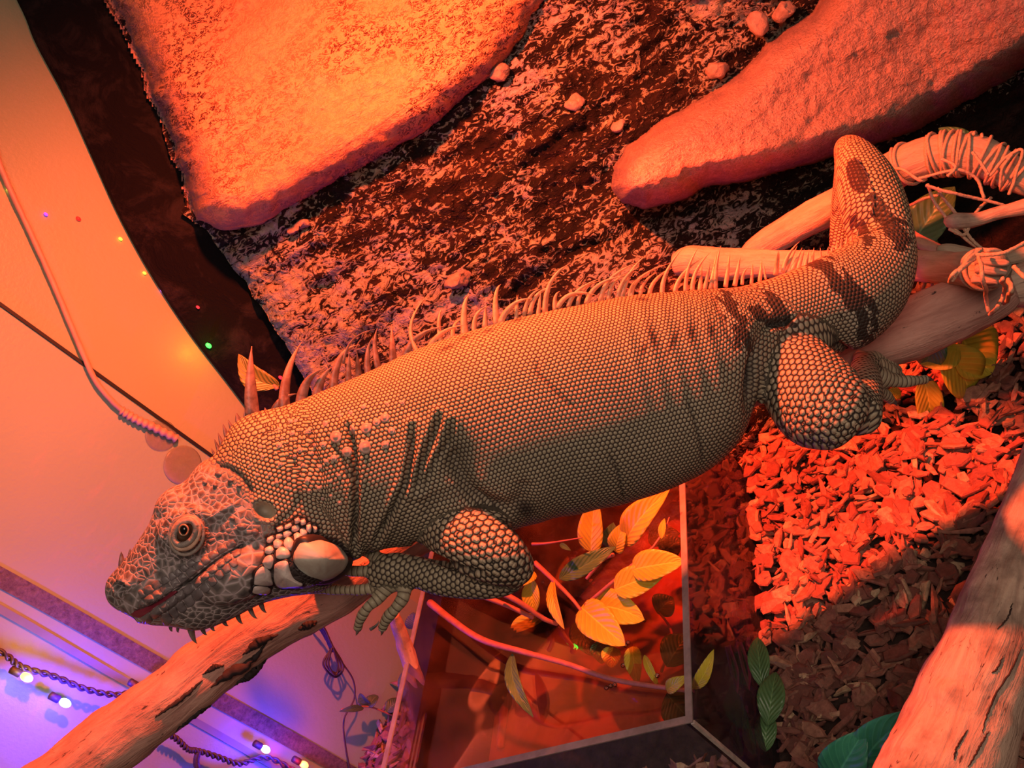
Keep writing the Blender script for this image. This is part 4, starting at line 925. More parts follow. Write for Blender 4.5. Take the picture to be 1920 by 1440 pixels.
# flank marks; thin bars below the crest are spine shadows painted in
for L in ([c5(340, 800), c5(345, 890), c5(470, 1020), c5(590, 1120)], [c5(1390, 400), c5(1450, 560), c5(1500, 690), c5(1560, 760)], [(1285, 740), (1300, 780), (1314, 830), (1318, 872)], [(1140, 850), (1158, 880), (1170, 940)]):
    crease(L, 3.2, .0010, .7, 0, body_only)
for (u, v, a, b, an) in [(1224, 634, 12, 34, .35), (1262, 640, 8, 40, -.45), (1296, 625, 12, 28, .1), (1333, 622, 12, 26, .15), (1207, 655, 8, 20, -.4), (838, 652, 6, 28, -1.15), (872, 632, 4, 22, -1.2), (915, 620, 4, 18, -1.3), (1003, 578, 4, 20, -1.4), (1205, 562, 4, 20, 1.5), (985, 955, 30, 26, 0), (970, 600, 4, 16, -1.3)]:
    dark = np.maximum(dark, .8 * np.exp(-ell(u, v, a, b, -an) ** 2 * 1.6) * F1 * body_only)
# groin pocket
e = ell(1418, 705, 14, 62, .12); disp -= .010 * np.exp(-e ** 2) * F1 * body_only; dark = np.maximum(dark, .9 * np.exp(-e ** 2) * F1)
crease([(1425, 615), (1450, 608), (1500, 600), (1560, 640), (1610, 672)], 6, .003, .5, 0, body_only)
# wide flank folds
for k in range(5):
    disp += .0009 * np.exp(-((U - (1180 + 38 * k) - (Vv - 640) * .25) / 11) ** 2) * np.exp(-((Vv - 660) / 110) ** 2) * F1 * body_only
disp += .0012 * np.sin(Sx * 260 + 3 * noise.noise(Vector((1, 2, 3)))) * np.exp(-((U - 1010) / 130) ** 2 - ((Vv - 940) / 50) ** 2) * body_only * F1 * 0.5
# arm fold
crease([c3(620, 420), c3(700, 490), c3(850, 560), c3(980, 610), c3(1130, 640)], 5, .0035, .8)
dkb = [([(1440, 548), (1470, 590), (1500, 625)], 12), ([(1362, 560), (1385, 620), (1412, 660)], 16), ([(1540, 490), (1585, 545), (1615, 590), (1625, 640)], 26), ([(1640, 385), (1668, 415), (1690, 452)], 24), ([(1612, 420), (1628, 450)], 14)]
speck = np.zeros(nv)
for pts, ww in dkb:
    d, t = pdist(pts); speck = np.maximum(speck, np.exp(-(d / ww) ** 2) * F1 * body_only)
e = ell(1608, 330, 20, 34, -.3); dark = np.maximum(dark, (e < 1) * .92 * (which == 0))
d, t = pdist([(1420, 585), (1450, 602), (1490, 610)]); speck = np.maximum(speck, np.exp(-(d / 14) ** 2) * F1)
speck = np.maximum(speck, .8 * np.exp(-(ell(1395, 640, 36, 24, .7)) ** 2) * F1 * body_only)
# knuckle plates on the digits come from the bump; dorsal ridge on the back
X2 = X + Nn * disp[:, None]
me.vertices.foreach_set('co', X2.ravel()); me.update()
plates = [
 [(1050, 870), (1080, 850), (1125, 850), (1140, 900), (1170, 955), (1215, 990), (1150, 1003), (1070, 1000), (1045, 945)],
 [(925, 985), (935, 920), (975, 880), (1020, 905), (1030, 950), (1035, 988), (980, 992)],
 [(915, 1030), (930, 998), (980, 995), (1020, 1005), (1010, 1035), (960, 1040)],
 [(1060, 790), (1090, 768), (1130, 785), (1138, 820), (1110, 840), (1062, 835)],
 [(980, 860), (1000, 825), (1030, 815), (1045, 845), (1030, 895), (1000, 890)],
 [(1105, 735), (1130, 712), (1158, 735), (1160, 760), (1140, 790), (1105, 765)],
 [(1160, 700), (1185, 690), (1215, 715), (1195, 745), (1170, 745)],
 [(1195, 670), (1220, 660), (1240, 690), (1220, 710), (1200, 700)],
 [(1045, 745), (1070, 725), (1095, 745), (1080, 775), (1050, 775)],
 [(1000, 780), (1030, 765), (1045, 785), (1030, 810), (1000, 810)],
 [(1100, 690), (1130, 675), (1150, 690), (1130, 710), (1105, 715)],
 [(1235, 640), (1258, 635), (1265, 665), (1255, 685), (1235, 670)],
 [(1150, 650), (1180, 640), (1195, 660), (1175, 680), (1150, 675)],
 [(1060, 700), (1085, 690), (1098, 705), (1080, 722), (1060, 720)],
 [(1272, 645), (1295, 650), (1298, 675), (1280, 682)],
 [(1110, 640), (1140, 628), (1150, 642), (1130, 660), (1108, 660)],
 [(850, 960), (885, 948), (912, 960), (905, 1010), (840, 1018)], [(870, 895), (905, 882), (935, 905), (915, 940), (875, 940)],
 [(800, 975), (835, 962), (845, 985), (830, 1018), (795, 1015)], [(820, 905), (850, 895), (865, 920), (845, 955), (815, 950)],
 [(1200, 610), (1225, 605), (1232, 630), (1205, 640)], [(1165, 605), (1190, 595), (1198, 620), (1170, 632)], [(1060, 655), (1090, 645), (1100, 665), (1070, 680)],
 [(1010, 715), (1035, 705), (1045, 722), (1025, 745), (1005, 740)]]
sh = [c1(1165, 800), c1(1200, 735), c1(1280, 715), c1(1350, 735), c1(1420, 765), c1(1470, 830), c1(1462, 880), c1(1420, 930), c1(1330, 968), c1(1240, 950), c1(1185, 900), c1(1160, 850)]
for q in [[c1(*a_) for a_ in pq] for pq in plates[:16] + plates[20:]] + [sh]:
    d, t = pdist(list(q) + [q[0]]); ww = 9 if q is sh else 4.6
    dark = np.maximum(dark, np.where(d < ww, 1.0, np.exp(-((d - ww) / 2.5) ** 2)) * F1)
# --- scale regions
headm = smooth(-((U - 330) * .62 + (Vv - 1000) * -.35) , -120, -60)          # 1 over the face
dface = (U - 455) * .80 + (900 - Vv) * .55; headm = 1 - smooth(dface, -35, 15)
headm = np.where(U > 700, 0, headm); headm = headm * (1 - 0.999 * isleg)
nape = np.exp(-(pdist([(400, 850), (440, 805), (520, 775)])[0] / 26) ** 2)
headm = headm * (1 - nape)
cheek = np.clip(np.exp(-(ell(455, 1075, 120, 50, -.45)) ** 4) + np.exp(-(ell(300, 1110, 90, 36, -.55)) ** 4), 0, 1)
legbig = (np.isin(which, [names.index('upper_arm'), names.index('thigh')])).astype(float)
e1 = 1 - smooth(ell(905, 1030, 96, 66, .5), .75, 1.25); e2 = 1 - smooth(ell(1530, 745, 125, 92, .8), .7, 1.2)
big = np.maximum(e1, e2 * .85) * isleg
back = smooth(ell(1565, 690, 130, 60, .8), .2, 1.4)
ring = isdig.astype(float)
warm = smooth(-(Vv - (1000 - 0.33 * U)), -150, 60) * (which == 0)                     # ochre tint growing towards the back
for k_, a_ in dict(dark=dark, speck=speck, headm=headm, big=big, ring=ring, nape=nape, cheek=cheek, legm=isleg.astype(float), fore=isfore.astype(float), warm=warm, ear=smooth_ear).items():
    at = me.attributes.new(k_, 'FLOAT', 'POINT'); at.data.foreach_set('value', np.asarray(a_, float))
uvl = me.uv_layers.new(name='st'); li = np.empty(len(me.loops), int); me.loops.foreach_get('vertex_index', li)
uvl.data.foreach_set('uv', np.stack([Sx + which * .37, Tx], 1)[li].ravel())
bvh = BVHTree.FromPolygons([tuple(x) for x in X2], [tuple(p.vertices) for p in me.polygons])

# --- skin material
g = G('iguana_skin')
uv = g.n('UVMap', uv_map='st').outputs[0]
def warp(vec, sc, am):
    n = g.n('TexNoise', {'Vector': vec, 'Scale': sc, 'Detail': 2}).outputs['Color']
    return g.n('VectorMath', {0: vec, 1: g.n('VectorMath', {0: n, 3: am}, operation='SCALE').outputs[0]}, operation='ADD').outputs[0]
wuv = warp(uv, 28, 0.006)
def lattice(spacing, rot=0.0, asp=1.0, round_=0.5):
    """hexagonal rows of scales: 0 at the seams, 0.5 at the middle of a scale"""
    mp = g.n('Mapping', {0: wuv, 'Rotation': (0, 0, rot), 'Scale': (1 / spacing, asp / spacing, 1)}).outputs[0]
    S3 = 1.7320508; ds = []
    for off in ((0, 0, 0), (0.5, S3 / 2, 0)):
        q = g.n('VectorMath', {0: mp, 1: (off[0] + 200, off[1] + 200 * S3, 0)}, operation='ADD').outputs[0]
        q = g.n('VectorMath', {0: q, 1: (1, S3, 1)}, operation='MODULO').outputs[0]
        q = g.n('VectorMath', {0: q, 1: (0.5, S3 / 2, 0)}, operation='SUBTRACT').outputs[0]
        q = g.n('VectorMath', {0: q}, operation='ABSOLUTE').outputs[0]
        sp = g.n('SeparateXYZ', {0: q}); x_, y_ = sp.outputs[0], sp.outputs[1]
        ln = g.math('SQRT', g.math('ADD', g.math('MULTIPLY', x_, x_), g.math('MULTIPLY', y_, y_)))
        hx = g.math('MAXIMUM', x_, g.math('ADD', g.math('MULTIPLY', x_, .5), g.math('MULTIPLY', y_, .8660254)))
        ds.append((ln, hx))
    first = g.math('LESS_THAN', ds[0][0], ds[1][0])
    ln = g.mixf(first, ds[1][0], ds[0][0]); hx = g.mixf(first, ds[1][1], ds[0][1])
    return g.math('SUBTRACT', 0.5, g.mixf(round_, hx, ln), clamp=True)
A = {k: g.attr(k) for k in ('dark', 'speck', 'headm', 'big', 'ring', 'nape', 'cheek', 'legm', 'fore', 'warm', 'ear')}
b_e = lattice(0.00235, 0.0, 1.0, 0.7)
m_e = lattice(0.0030, 0.5, 0.85, 0.6)
l_e = lattice(0.0032, 0.2, 0.9, 0.45)
obj = g.co()
h_e = g.vor(warp(obj, 90, .003), 290, 0.85); hb_e = g.vor(warp(obj, 70, .003), 165, 0.8)
r_e = g.math('ABSOLUTE', g.math('SINE', g.math('MULTIPLY', g.n('SeparateXYZ', {0: uv}).outputs[0], math.pi / 0.0029)))
e = g.mixf(A['legm'], b_e, m_e)
e = g.mixf(g.math('GREATER_THAN', A['nape'], 0.35), e, m_e)
e = g.mixf(g.math('GREATER_THAN', A['big'], 0.45), e, l_e)
e = g.mixf(g.math('GREATER_THAN', A['headm'], 0.5), e, g.mixf(g.math('GREATER_THAN', A['cheek'], 0.4), h_e, hb_e))
e = g.mixf(g.math('GREATER_THAN', A['ring'], 0.5), e, g.math('MULTIPLY', r_e, 0.5))
e = g.mixf(A['ear'], e, 0.3)
crk = g.mix(g.math('GREATER_THAN', A['headm'], 0.5), g.ramp(e, [(0.06, 0.0), (0.20, 1.0)]), g.ramp(e, [(0.03, 0.0), (0.13, 1.0)]))
big_n = g.noise(obj, 22, 4, 0.6); mid_n = g.noise(obj, 90, 4, 0.6)
basec = g.ramp(big_n, [(0.3, (0.28, 0.235, 0.16)), (0.7, (0.41, 0.33, 0.23))])
basec = g.mix(g.math('MULTIPLY', A['warm'], 0.45), basec, (0.60, 0.36, 0.14))
basec = g.mix(g.math('MULTIPLY', A['headm'], 0.8), basec, g.ramp(mid_n, [(0.35, (0.075, 0.062, 0.072)), (0.7, (0.19, 0.145, 0.155))]))
basec = g.mix(g.math('MULTIPLY', A['headm'], g.ramp(e, [(0.14, 0.0), (0.32, 0.7)])), basec, (0.035, 0.028, 0.034))
basec = g.mix(g.math('MULTIPLY', A['big'], 0.5), basec, (0.54, 0.40, 0.28))
basec = g.mix(g.math('MULTIPLY', g.ramp(mid_n, [(0.5, 0.0), (0.75, 1.0)]), 0.25), basec, (0.12, 0.12, 0.10))
cellr = g.vor(g.n('Mapping', {0: wuv, 'Rotation': (0, 0, .785), 'Scale': (1 / .0034, 1 / .0085, 1)}).outputs[0], 1.0, 0.8, 'F1', '2D', 1)
cellv = g.n('SeparateColor', {0: cellr}).outputs[0]
spk = g.math('GREATER_THAN', g.math('ADD', A['speck'], g.math('MULTIPLY', cellv, 0.9)), 1.02)
basec = g.mix(g.math('MULTIPLY', A['speck'], 0.4), basec, (0.62, 0.52, 0.44)); basec = g.mix(g.math('MULTIPLY', spk, 0.97), basec, (0.015, 0.011, 0.010))
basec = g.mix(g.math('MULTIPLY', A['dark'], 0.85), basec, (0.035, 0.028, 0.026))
crk_c = g.mix(g.math('MULTIPLY', A['ring'], 0.6), (0.05, 0.035, 0.028), (0.25, 0.17, 0.12))
crk_c = g.mix(g.math('MULTIPLY', A['headm'], 0.85), crk_c, (0.42, 0.33, 0.34))
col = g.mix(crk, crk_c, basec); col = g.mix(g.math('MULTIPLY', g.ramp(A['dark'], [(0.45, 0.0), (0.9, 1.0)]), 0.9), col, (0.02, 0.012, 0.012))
hh = g.ramp(e, [(0.0, 0.0), (0.12, 0.55), (0.4, 1.0)])
sz = g.math('ADD', 0.0008, g.math('MULTIPLY', A['big'], 0.0010)); sz = g.math('SUBTRACT', sz, g.math('MULTIPLY', A['headm'], 0.00015))
nr = g.bump(hh, sz, 0.9); nr = g.bump(mid_n, 0.0008, 0.4, nr)
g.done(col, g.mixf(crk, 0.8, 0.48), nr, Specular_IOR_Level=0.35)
M_skin = g.m
me.materials.clear(); me.materials.append(M_skin); me.shade_smooth()
il = np.array(IG.location); me.vertices.foreach_set('co', (X2 - il).ravel()); me.update()
# colour coordinates are in object space
ib = bpy.data.objects.new('body', me); COL.objects.link(ib); ib.parent = IG

def hit(u, v, lift=0.0):
    r_ = ray(u, v); r_ = r_ / np.linalg.norm(r_)
    p, n, i, d_ = bvh.ray_cast(Vector(OFF), Vector(r_))
    if p is None:
        zc_ = float(np.interp(u, ST[:28, 0], ST[:28, 5])); return P(u, v, zc_), M @ np.array([0, 0, -1.0])
    n = np.array(n); p = np.array(p)
    if n @ r_ > 0: n = -n
    return p + n * lift, n
def surf_patch(name, poly, mat, thick=0.0015, dome=0.0015, parent=None, n=10, label=None, inset=0.0):
    """a domed horny plate lying on the skin, outline given in photo px"""
    poly = np.asarray(poly, float); c = poly.mean(0); k = len(poly)
    m_ = k * 4; pl = catmull(np.vstack([poly, poly[:1]]), m_ + 1)[:-1]
    pc, nc = hit(*c); ns = np.zeros(3)
    for q in pl: ns += hit(*(c + (q - c) * .8))[1]
    ns = ns / np.linalg.norm(ns) * .5 + nc * .5; ns /= np.linalg.norm(ns)
    zs = []
    for q in pl: zs.append(proj(hit(*q)[0])[2])
    zs = np.array(zs); A3 = np.c_[pl, np.ones(len(pl))]; fit_, *_ = np.linalg.lstsq(A3, zs, rcond=None); zs = .15 * zs + .85 * (A3 @ fit_) if np.ptp(pl[:, 0]) > 60 else .5 * zs + .5 * (A3 @ fit_); zmed = np.median(zs); zs = np.clip(zs, zmed - .012, zmed + .012)
    V = []; rings = [1.0, 1.0, .93, .8, .6, .35, .12]; hs = [-.35, .55, .85, 1.0, 1.0, 1.0, 1.0]
    zc0 = proj(pc)[2]
    for rr_, hq in zip(rings, hs):
        for q, z_ in zip(pl, zs):
            x = c + (q - c) * rr_; zz_ = z_ * rr_ + zc0 * (1 - rr_) if rr_ < 1 else z_
            V.append(P(x[0], x[1], zz_) + ns * (thick * hq + dome * (1 - rr_ ** 2)))
    Fc = [(i * m_ + j, i * m_ + (j + 1) % m_, (i + 1) * m_ + (j + 1) % m_, (i + 1) * m_ + j) for i in range(len(rings) - 1) for j in range(m_)]
    Fc.append(tuple((len(rings) - 1) * m_ + j for j in range(m_)))
    Fc.append(tuple(range(m_))[::-1])
    return new_obj(name, V, Fc, mat, parent or IG)
g = G('pearly_plate'); n = g.noise(g.co(), 110, 5, 0.6, .4)
M_plate = g.done(g.ramp(n, [(0.3, (0.34, 0.25, 0.24)), (0.6, (0.62, 0.52, 0.48))]), 0.38, g.bump(n, .0006, .5))
g = G('pearly_shield'); n = g.noise(g.co(), 60, 5, 0.6, .6)
M_shield = g.done(g.ramp(n, [(0.32, (0.30, 0.22, 0.18)), (0.5, (0.42, 0.38, 0.32)), (0.7, (0.44, 0.48, 0.44))]), 0.5, g.bump(n, .0006, .5))
M_blk = simple('black_skin_rim', (0.012, 0.008, 0.010), 0.5)
# subtympanic shield with its black rim
cs = np.mean(sh, 0)
rimo = surf_patch('shield_rim', [cs + (np.array(q) - cs) * 1.17 for q in sh], M_blk, .0032, .0005)
surf_patch('ear_shield', sh, M_shield, .0034, .0045, label=None)['label'] = 'large round pearly cheek shield'
for q in plates[:16] + plates[20:]:
    pp = np.array([c1(*a) for a in q]); cc_ = pp.mean(0)
    surf_patch('jowl_plate_rim', cc_ + (pp - cc_) * (1 + 9 / (np.ptp(pp[:, 0]) + np.ptp(pp[:, 1]))), M_blk, .0006, 0)
for q in plates[:16] + plates[20:]:
    surf_patch('jowl_plate', [c1(*a) for a in q], M_plate, .0012, .0012)
M_lab = simple('grey_lip_scale', (0.13, 0.105, 0.11), 0.45, 0.25, 140, 0.0006)
mp_ = catmull(mouth[:8], 200); sg = np.concatenate([[0], np.cumsum(np.hypot(*np.diff(mp_, axis=0).T))])
def row(off0, off1, s0, s1, n, w0):
    """one row of lip scales following the mouth line; off0/off1 = its near and far edge in px (negative: above)"""
    ed = np.linspace(s0, s1, n + 1) + np.concatenate([[0], rng.normal(0, 1.2, n - 1), [0]])
    for i in range(n):
        q = []
        for ss, oo in ((ed[i] + 1, off0), (ed[i + 1] - 1, off0), (ed[i + 1] - 1, (off0 + off1) / 2), (ed[i + 1] - 2.5, off1), ((ed[i] + ed[i + 1]) / 2, off1 * 1.06), (ed[i] + 2.5, off1), (ed[i] + 1, (off0 + off1) / 2)):
            ss = min(max(ss, 0), sg[-1] - .1); k = min(int(np.searchsorted(sg, ss)), 198); a_, b_ = mp_[max(k - 4, 0)], mp_[min(k + 4, 199)]
            nrm = np.array([-(b_ - a_)[1], (b_ - a_)[0]]); nrm /= np.hypot(*nrm)
            q.append(mp_[k] + nrm * oo * (1 - .3 * (i / n)))
        surf_patch('lip_scale', q, M_lab, .0005, .0004)
L_ = sg[-1]
row(-5, -21, 8, L_ * .96, 12, 0); row(5, 21, 4, L_ * .96, 12, 0); row(-24, -38, 22, L_ * .62, 8, 0); row(24, 42, 30, L_ * .9, 10, 0)
for (x, y, r_) in [(855, 650, 26), (935, 680, 22), (720, 340, 18), (800, 600, 16), (640, 390, 15), (700, 410, 14), (790, 380, 15), (840, 410, 14)]:
    u, v = c1(x, y); rp = r_ / 3.13; a0 = rng.random() * 6.28; kk = 6
    surf_patch('face_scale', [(u + rp * math.cos(a0 + j * 6.283 / kk) * rng.uniform(.85, 1.1) * 1.1, v + rp * math.sin(a0 + j * 6.283 / kk) * rng.uniform(.85, 1.1) * .9) for j in range(kk)], M_lab, .0005, .0008)

surf_patch('mouth_lining', [(243, 1151), (262, 1158), (300, 1136), (332, 1110), (318, 1112), (284, 1134)], simple('dark_red_mouth', (0.16, 0.015, 0.03), 0.4), .0010, .0003)
ml = [hit(a_[0], a_[1], .0003)[0] for a_ in catmull(mouth[1:8], 60)]
V, Fc, UV = tube(np.array(ml), PX(.44, 1.3), 6, .3, 300); new_obj('mouth_line', V, Fc, M_blk, IG, UV)
# --- eye
pe, ne_ = hit(*c1(520, 670)); pe = P(*c1(520, 672), proj(hit(*c1(440, 720))[0])[2] + 0.001)
vn = M @ np.array([0, 0, -1.0]); ke = PX(.435)
exx, eyy = M @ np.array([1, 0, 0.]), M @ np.array([0, 1., 0])
g = G('eyeball'); M_eye = g.done((0.075, 0.035, 0.02), 0.08, Coat_Weight=1.0)
V, Fc, _ = ellipsoid(pe - vn * .001, exx * 25 * ke, eyy * 25 * ke, vn * 25 * ke, 28, 20); eye = new_obj('eye', V, Fc, M_eye, IG)
pp = P(*c1(518, 668), proj(pe)[2] - 24.6 * ke)
M_pup = simple('pupil', (0.003, 0.003, 0.004), 0.05); M_iris = simple('iris_ring', (0.34, 0.17, 0.10), 0.2, .3, 500)
V, Fc, _ = ellipsoid(pp + vn * .0006, exx * 6.2 * ke, eyy * 7.5 * ke, vn * .0009, 20, 8); new_obj('pupil', V, Fc, M_pup, eye)
a = np.linspace(0, 2 * math.pi, 33)[:-1]; ringp = [pp + vn * .0007 + exx * 8.0 * ke * math.cos(q) + eyy * 9.4 * ke * math.sin(q) for q in a]
def torus(path, r_, name, mat, parent, seg=8):
    path = np.array(path); n = len(path); V = []
    cc = path.mean(0)
    for k in range(n):
        tgt = path[(k + 1) % n] - path[k - 1]; tgt /= np.linalg.norm(tgt); o = path[k] - cc; o -= tgt * (o @ tgt); o /= np.linalg.norm(o); b = np.cross(tgt, o)
        rr = r_[k] if hasattr(r_, '__len__') else r_
        for j in range(seg): V.append(path[k] + rr * (o * math.cos(6.2832 * j / seg) + b * math.sin(6.2832 * j / seg)))
    Fc = [(k * seg + j, k * seg + (j + 1) % seg, ((k + 1) % n) * seg + (j + 1) % seg, ((k + 1) % n) * seg + j) for k in range(n) for j in range(seg)]
    return new_obj(name, V, Fc, mat, parent)
torus(ringp, .00045, 'iris_ring', M_iris, eye)
M_lid = simple('folded_eyelid', (0.42, 0.24, 0.17), 0.5, 0.35, 260, 0.0008)
M_lid2 = simple('grey_eyelid', (0.22, 0.17, 0.15), 0.5, 0.35, 260, 0.0008)
def lid(cu, cv, ru, rv, ang, r_px, mat, zoff, name='eyelid'):
    pts = []; ca, sa = math.cos(ang), math.sin(ang); z0 = proj(pe)[2]
    for q in np.linspace(0, 2 * math.pi, 49)[:-1]:
        x, y = ru * math.cos(q), rv * math.sin(q); pts.append(P(cu + x * ca - y * sa, cv + x * sa + y * ca, z0 - zoff))
    torus(pts, r_px * ke, name, mat, IG, 10)
lid(*c1(522, 685), 17.5, 25, .62, 5.5, M_lid2, 20.5 * ke)
lid(*c1(527, 690), 24, 31, .50, 4.2, M_lid, 17.5 * ke)
lid(*c1(532, 700), 31, 37, .35, 3.4, M_lid2, 13 * ke)

# --- horny bits: crest, chin spines, horns, nails, tubercles
g = G('crest_horn'); su = g.n('UVMap', uv_map='st').outputs[0]; sx = g.n('SeparateXYZ', {0: su}).outputs[0]; n = g.noise(g.co(), 160, 5, 0.65, .5)
M_horn = g.done(g.mix(g.ramp(sx, [(0.0, 1.0), (0.034, 0.1)]), g.ramp(n, [(0.35, (0.26, 0.13, 0.09)), (0.65, (0.42, 0.24, 0.16))]), g.ramp(n, [(0.4, (0.03, 0.024, 0.024)), (0.62, (0.16, 0.11, 0.10))])), 0.45, g.bump(n, .0005, .5), Subsurface_Weight=0.0)
M_horn_p = simple('pale_crest_horn', (0.48, 0.27, 0.15), 0.45, 0.3, 200, 0.0004)
M_horn_d = simple('dark_horn', (0.10, 0.075, 0.075), 0.4, 0.5, 260, 0.0005)
def spine(name, b, t, wpx, mid=None, z=None, mat=None, zt=0.0, parent=None, flat=.62, sink=6):
    zb = z if z is not None else float(np.interp(b[0], STF[:200, 0], STF[:200, 5]))
    b = np.array(b, float); t = np.array(t, float); ax = (t - b) / (np.hypot(*(t - b)) + 1e-6)
    b0 = b - ax * sink
    m_ = np.array(mid, float) if mid is not None else (b + t) / 2
    k = 14; T = np.linspace(0, 1, k)[:, None]
    c = 2 * m_ - (b0 + t) / 2
    q = (1 - T) ** 2 * b0 + 2 * T * (1 - T) * c + T ** 2 * t
    path = np.array([P(a_[0], a_[1], zb + zt * float(s_) ** 1.5) for a_, s_ in zip(q, T[:, 0])])
    rad = PX(zb, wpx / 2) * np.clip(1 - T[:, 0] ** 1.6, 0.05, 1) 
    V, Fc, UV = tube(path, rad, 10, flat=flat)
    return new_obj(name, V, Fc, mat or M_horn, parent or IG, UV)
CR = [  # base, tip, width, optional mid (photo px)
 (c4(290, 920), c4(285, 525), 25, c4(278, 720)), (c4(480, 885), c4(575, 500), 21, c4(492, 690)), (c4(430, 890), c4(550, 800), 12, c4(465, 830)),
 (c4(580, 850), c4(700, 655), 19, c4(608, 730)), (c4(670, 820), c4(752, 645), 18, c4(690, 720)), (c4(722, 805), c4(775, 690), 11, None),
 (c4(768, 785), c4(910, 515), 16, c4(795, 600)), (c4(845, 735), c4(850, 560), 12, None), (c4(908, 722), c4(895, 558), 13, None),
 (c4(830, 610), c4(1000, 425), 5, c4(870, 490)), (c4(965, 685), c4(985, 475), 13, c4(958, 570)), (c4(1022, 645), c4(1015, 420), 13, c4(1000, 520)),
 (c4(1105, 612), c4(1097, 402), 15, None), (c4(1188, 582), c4(1405, 408), 13, c4(1250, 470)), (c4(1252, 545), c4(1303, 230), 14, c4(1210, 400)),
 (c4(1335, 520), c4(1530, 400), 10, c4(1400, 440)), (c4(1385, 480), c4(1392, 300), 10, c4(1372, 380)), (c4(1460, 470), c4(1508, 368), 9, c4(1462, 405)),
 (c4(1525, 450), c4(1552, 225), 14, c4(1520, 300)), (c4(1588, 430), c4(1662, 288), 10, c4(1590, 345)), (c4(1642, 412), c4(1640, 288), 10, None),
 (c4(1710, 390), c4(1732, 165), 13, c4(1702, 240)), (c4(1740, 388), c4(1920, 245), 11, c4(1800, 285)), (c4(1822, 365), c4(1832, 225), 7, None)]
for (bx, by, tx, ty, w_, mx, my) in [
 (30, 602, 36, 488, 10, 0, 0), (215, 562, 222, 425, 7, 0, 0), (275, 535, 372, 388, 8, 300, 440), (312, 530, 462, 378, 9, 350, 420), (350, 532, 366, 398, 8, 0, 0),
 (400, 518, 546, 234, 11, 425, 350), (455, 502, 480, 404, 9, 452, 440), (485, 498, 712, 434, 9, 560, 418), (545, 485, 731, 322, 9, 590, 400), (600, 475, 730, 340, 8, 625, 390),
 (655, 468, 872, 310, 10, 715, 365), (735, 452, 945, 230, 10, 785, 330), (783, 445, 882, 300, 9, 800, 360), (832, 440, 950, 258, 9, 870, 330), (862, 435, 1000, 185, 10, 900, 300),
 (905, 425, 945, 330, 7, 910, 375), (925, 430, 1140, 235, 9, 960, 325), (972, 420, 1062, 290, 8, 990, 350), (1030, 412, 1172, 255, 9, 1060, 330), (1102, 408, 1221, 140, 10, 1120, 290),
 (1182, 398, 1340, 200, 9, 1220, 300), (1240, 390, 1316, 130, 9, 1250, 270), (1282, 386, 1386, 165, 9, 1300, 280), (1320, 382, 1331, 240, 9, 0, 0), (1352, 376, 1382, 232, 8, 0, 0),
 (1386, 372, 1422, 170, 9, 0, 0), (1416, 368, 1446, 130, 9, 1420, 250), (1476, 358, 1501, 165, 9, 0, 0), (1532, 352, 1562, 190, 9, 0, 0), (1580, 345, 1616, 255, 7, 1584, 295),
 (1630, 342, 1636, 236, 7, 0, 0), (1680, 328, 1692, 215, 8, 0, 0), (1712, 312, 1700, 232, 5, 0, 0), (1780, 278, 1796, 165, 8, 0, 0), (1830, 272, 1918, 105, 9, 1850, 190)]:
    CR.append((c5(bx, by), c5(tx, ty), w_, c5(mx, my) if mx else None))
for (bx, by, tx, ty, w_) in [(445, 718, 460, 600, 8), (500, 704, 562, 578, 8), (540, 698, 588, 588, 8), (570, 693, 600, 598, 8), (605, 688, 625, 598, 8), (640, 682, 652, 588, 8), (690, 668, 686, 590, 8),
 (718, 652, 730, 582, 7), (745, 642, 752, 572, 7), (770, 630, 776, 540, 7), (795, 615, 802, 530, 7), (820, 602, 832, 518, 7), (850, 588, 858, 508, 7), (880, 572, 892, 488, 7), (905, 555, 916, 468, 7), (930, 525, 942, 440, 6), (950, 500, 956, 420, 6), (962, 470, 966, 395, 5)]:
    CR.append((c6(bx, by), c6(tx, ty), w_, None))
CRT = [((1637, 400), (1634, 385), 5), ((1639, 385), (1634, 371), 4), ((1638, 370), (1632, 357), 4), ((1636, 355), (1629, 343), 4), ((1632, 341), (1625, 330), 4), ((1627, 328), (1619, 318), 4), ((1620, 316), (1612, 307), 4), ((1613, 305), (1604, 297), 4)]
for i, (b, t_, w_, mid) in enumerate(CR):
    spine('crest_spine', b, t_, w_ * 1.18, mid, mat=M_horn if i < 14 else M_horn_p, zt=rng.normal(0, .004))
for b, t_, w_ in CRT: spine('crest_spine', b, t_, w_, z=proj(hit(*b)[0])[2] - .001, mat=M_horn, sink=1)
for (b, t_, w_) in [((405, 858), (397, 842), 8), ((412, 848), (403, 826), 9), ((418, 838), (410, 815), 10), ((428, 826), (419, 798), 11), ((438, 812), (429, 790), 10), ((450, 800), (444, 777), 15), ((462, 790), (459, 772), 10), ((432, 832), (425, 812), 9), ((500, 778), (497, 766), 8), ((512, 775), (510, 765), 8)]:
    b = np.array(b); t_ = np.array(t_); spine('nape_spine', b, b + (t_ - b) * 1.15, w_ * 1.3, mat=M_horn_d, sink=6)
for (bx, by, tx, ty, w_) in [(445, 1222, 452, 1262, 9), (490, 1230, 488, 1268, 8), (560, 1235, 595, 1338, 15), (630, 1238, 655, 1285, 11), (685, 1220, 702, 1260, 10), (752, 1190, 780, 1232, 12), (835, 1160, 865, 1220, 12), (910, 1128, 950, 1190, 12), (975, 1100, 1005, 1155, 12)]:
    b, t_ = c1(bx, by), c1(tx, ty); md_ = ((b[0] + t_[0]) / 2 - 3, (b[1] + t_[1]) / 2 + 2)
    spine('chin_spine', b, t_, w_, md_, z=.450 + (b[0] - 320) * 4e-5, mat=M_horn, sink=8)
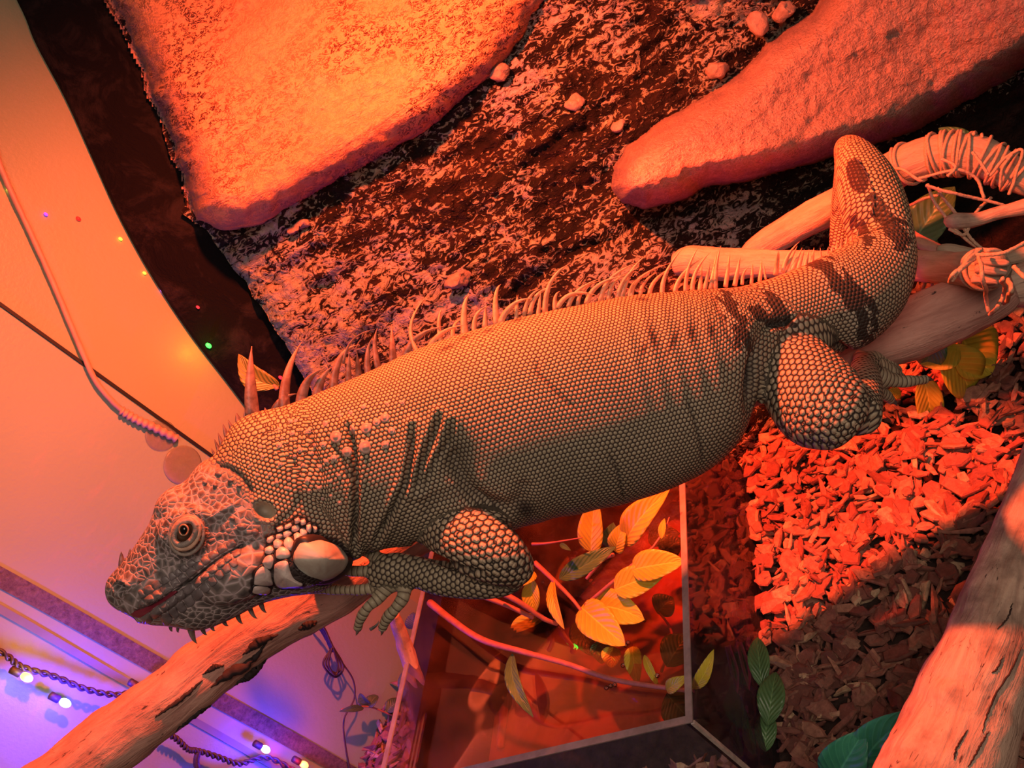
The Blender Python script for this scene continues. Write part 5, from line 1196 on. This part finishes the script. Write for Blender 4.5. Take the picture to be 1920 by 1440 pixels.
for (bx, by, tx, ty, w_) in [(152, 872, 148, 795, 13), (198, 830, 200, 778, 9), (170, 870, 168, 835, 8)]:
    spine('nose_horn', c1(bx, by), c1(tx, ty), w_, z=.446, mat=M_horn_d, sink=5)
def nail(k, du, dv, zt=0.0):
    w_, r_ = LP[k]; u, v, z = proj(w_[-1]); spine('claw', (u, v), (u + du, v + dv), 11, ((u + du * .55) + dv * .12, (v + dv * .45) - abs(du) * .1), z=float(z) - .001, mat=M_horn_d, zt=zt, sink=2)
nail('f4', -3, 12, -.004); nail('f5', -2, 12, -.004); nail('f3', -22, 8, .004); nail('f2', -22, 8, .004); nail('f1', -18, -2, .004); nail('h1', 12, 3, .003); nail('h2', 12, 8, .003); nail('h3', 10, 10, .003)
spine('claw', (698, 1176), (710, 1163), 7, (706, 1172), z=.468, mat=M_horn_d)
M_tub = simple('pink_tubercle', (0.36, 0.22, 0.18), 0.5, 0.2, 200)
TUB = [(1140, 30, 12), (1158, 100, 10), (1240, 92, 12), (1345, 50, 11), (1405, 118, 17), (1498, 80, 16), (1588, 72, 16), (1640, 35, 12), (1075, 172, 16), (965, 180, 11), (1197, 200, 15), (1282, 175, 14), (1333, 168, 16), (1165, 240, 12), (1268, 220, 11), (1470, 212, 17), (1582, 188, 18), (1395, 248, 18), (1352, 268, 12), (1082, 285, 13), (1312, 300, 14), (1215, 290, 12), (978, 238, 9), (1020, 345, 11), (945, 345, 10), (1060, 390, 11), (1132, 370, 11), (1240, 378, 13), (1125, 425, 10), (1310, 425, 12), (1375, 385, 9), (1425, 350, 10), (1430, 510, 12), (1380, 470, 9), (1330, 485, 9), (1470, 320, 9), (1250, 440, 9), (890, 250, 8), (905, 290, 8), (1090, 130, 9), (1070, 75, 9)]
TUB = [(c1(x, y), r_ / 3.13) for x, y, r_ in TUB] + [(c4(x, y), r_ / 3.1) for x, y, r_ in [(775, 1050, 32), (870, 1010, 26), (950, 1000, 28), (1010, 965, 20), (1058, 940, 24), (1097, 1015, 18), (1060, 1095, 20), (945, 1110, 34), (838, 1138, 26), (935, 875, 14), (860, 908, 12), (795, 925, 11), (712, 970, 15), (620, 1015, 15), (520, 1028, 14), (510, 958, 13), (540, 955, 12), (1160, 850, 12), (1070, 855, 10)]]
for (u, v), rp in TUB[:95]:
    p, n = hit(u, v); k = PX(.46); rm = max(rp, 2.6) * k
    a = np.cross(n, [0, 0, 1.0]); a /= np.linalg.norm(a); b = np.cross(n, a)
    prof = [(1.15, -.35), (1.12, .10), (1.0, .30), (.8, .40), (.62, .38), (.5, .52), (.3, .72), (.08, .80)]
    V = [p + (a * math.cos(q) + b * math.sin(q)) * rm * s_ + n * rm * h_ * .65 for s_, h_ in prof for q in np.linspace(0, 6.2832, 15)[:-1]]
    Fc = [(i * 14 + j, i * 14 + (j + 1) % 14, (i + 1) * 14 + (j + 1) % 14, (i + 1) * 14 + j) for i in range(7) for j in range(14)] + [tuple(98 + j for j in range(14))]
    new_obj('tubercle', V, Fc, M_tub, IG)
print('iguana verts', nv)
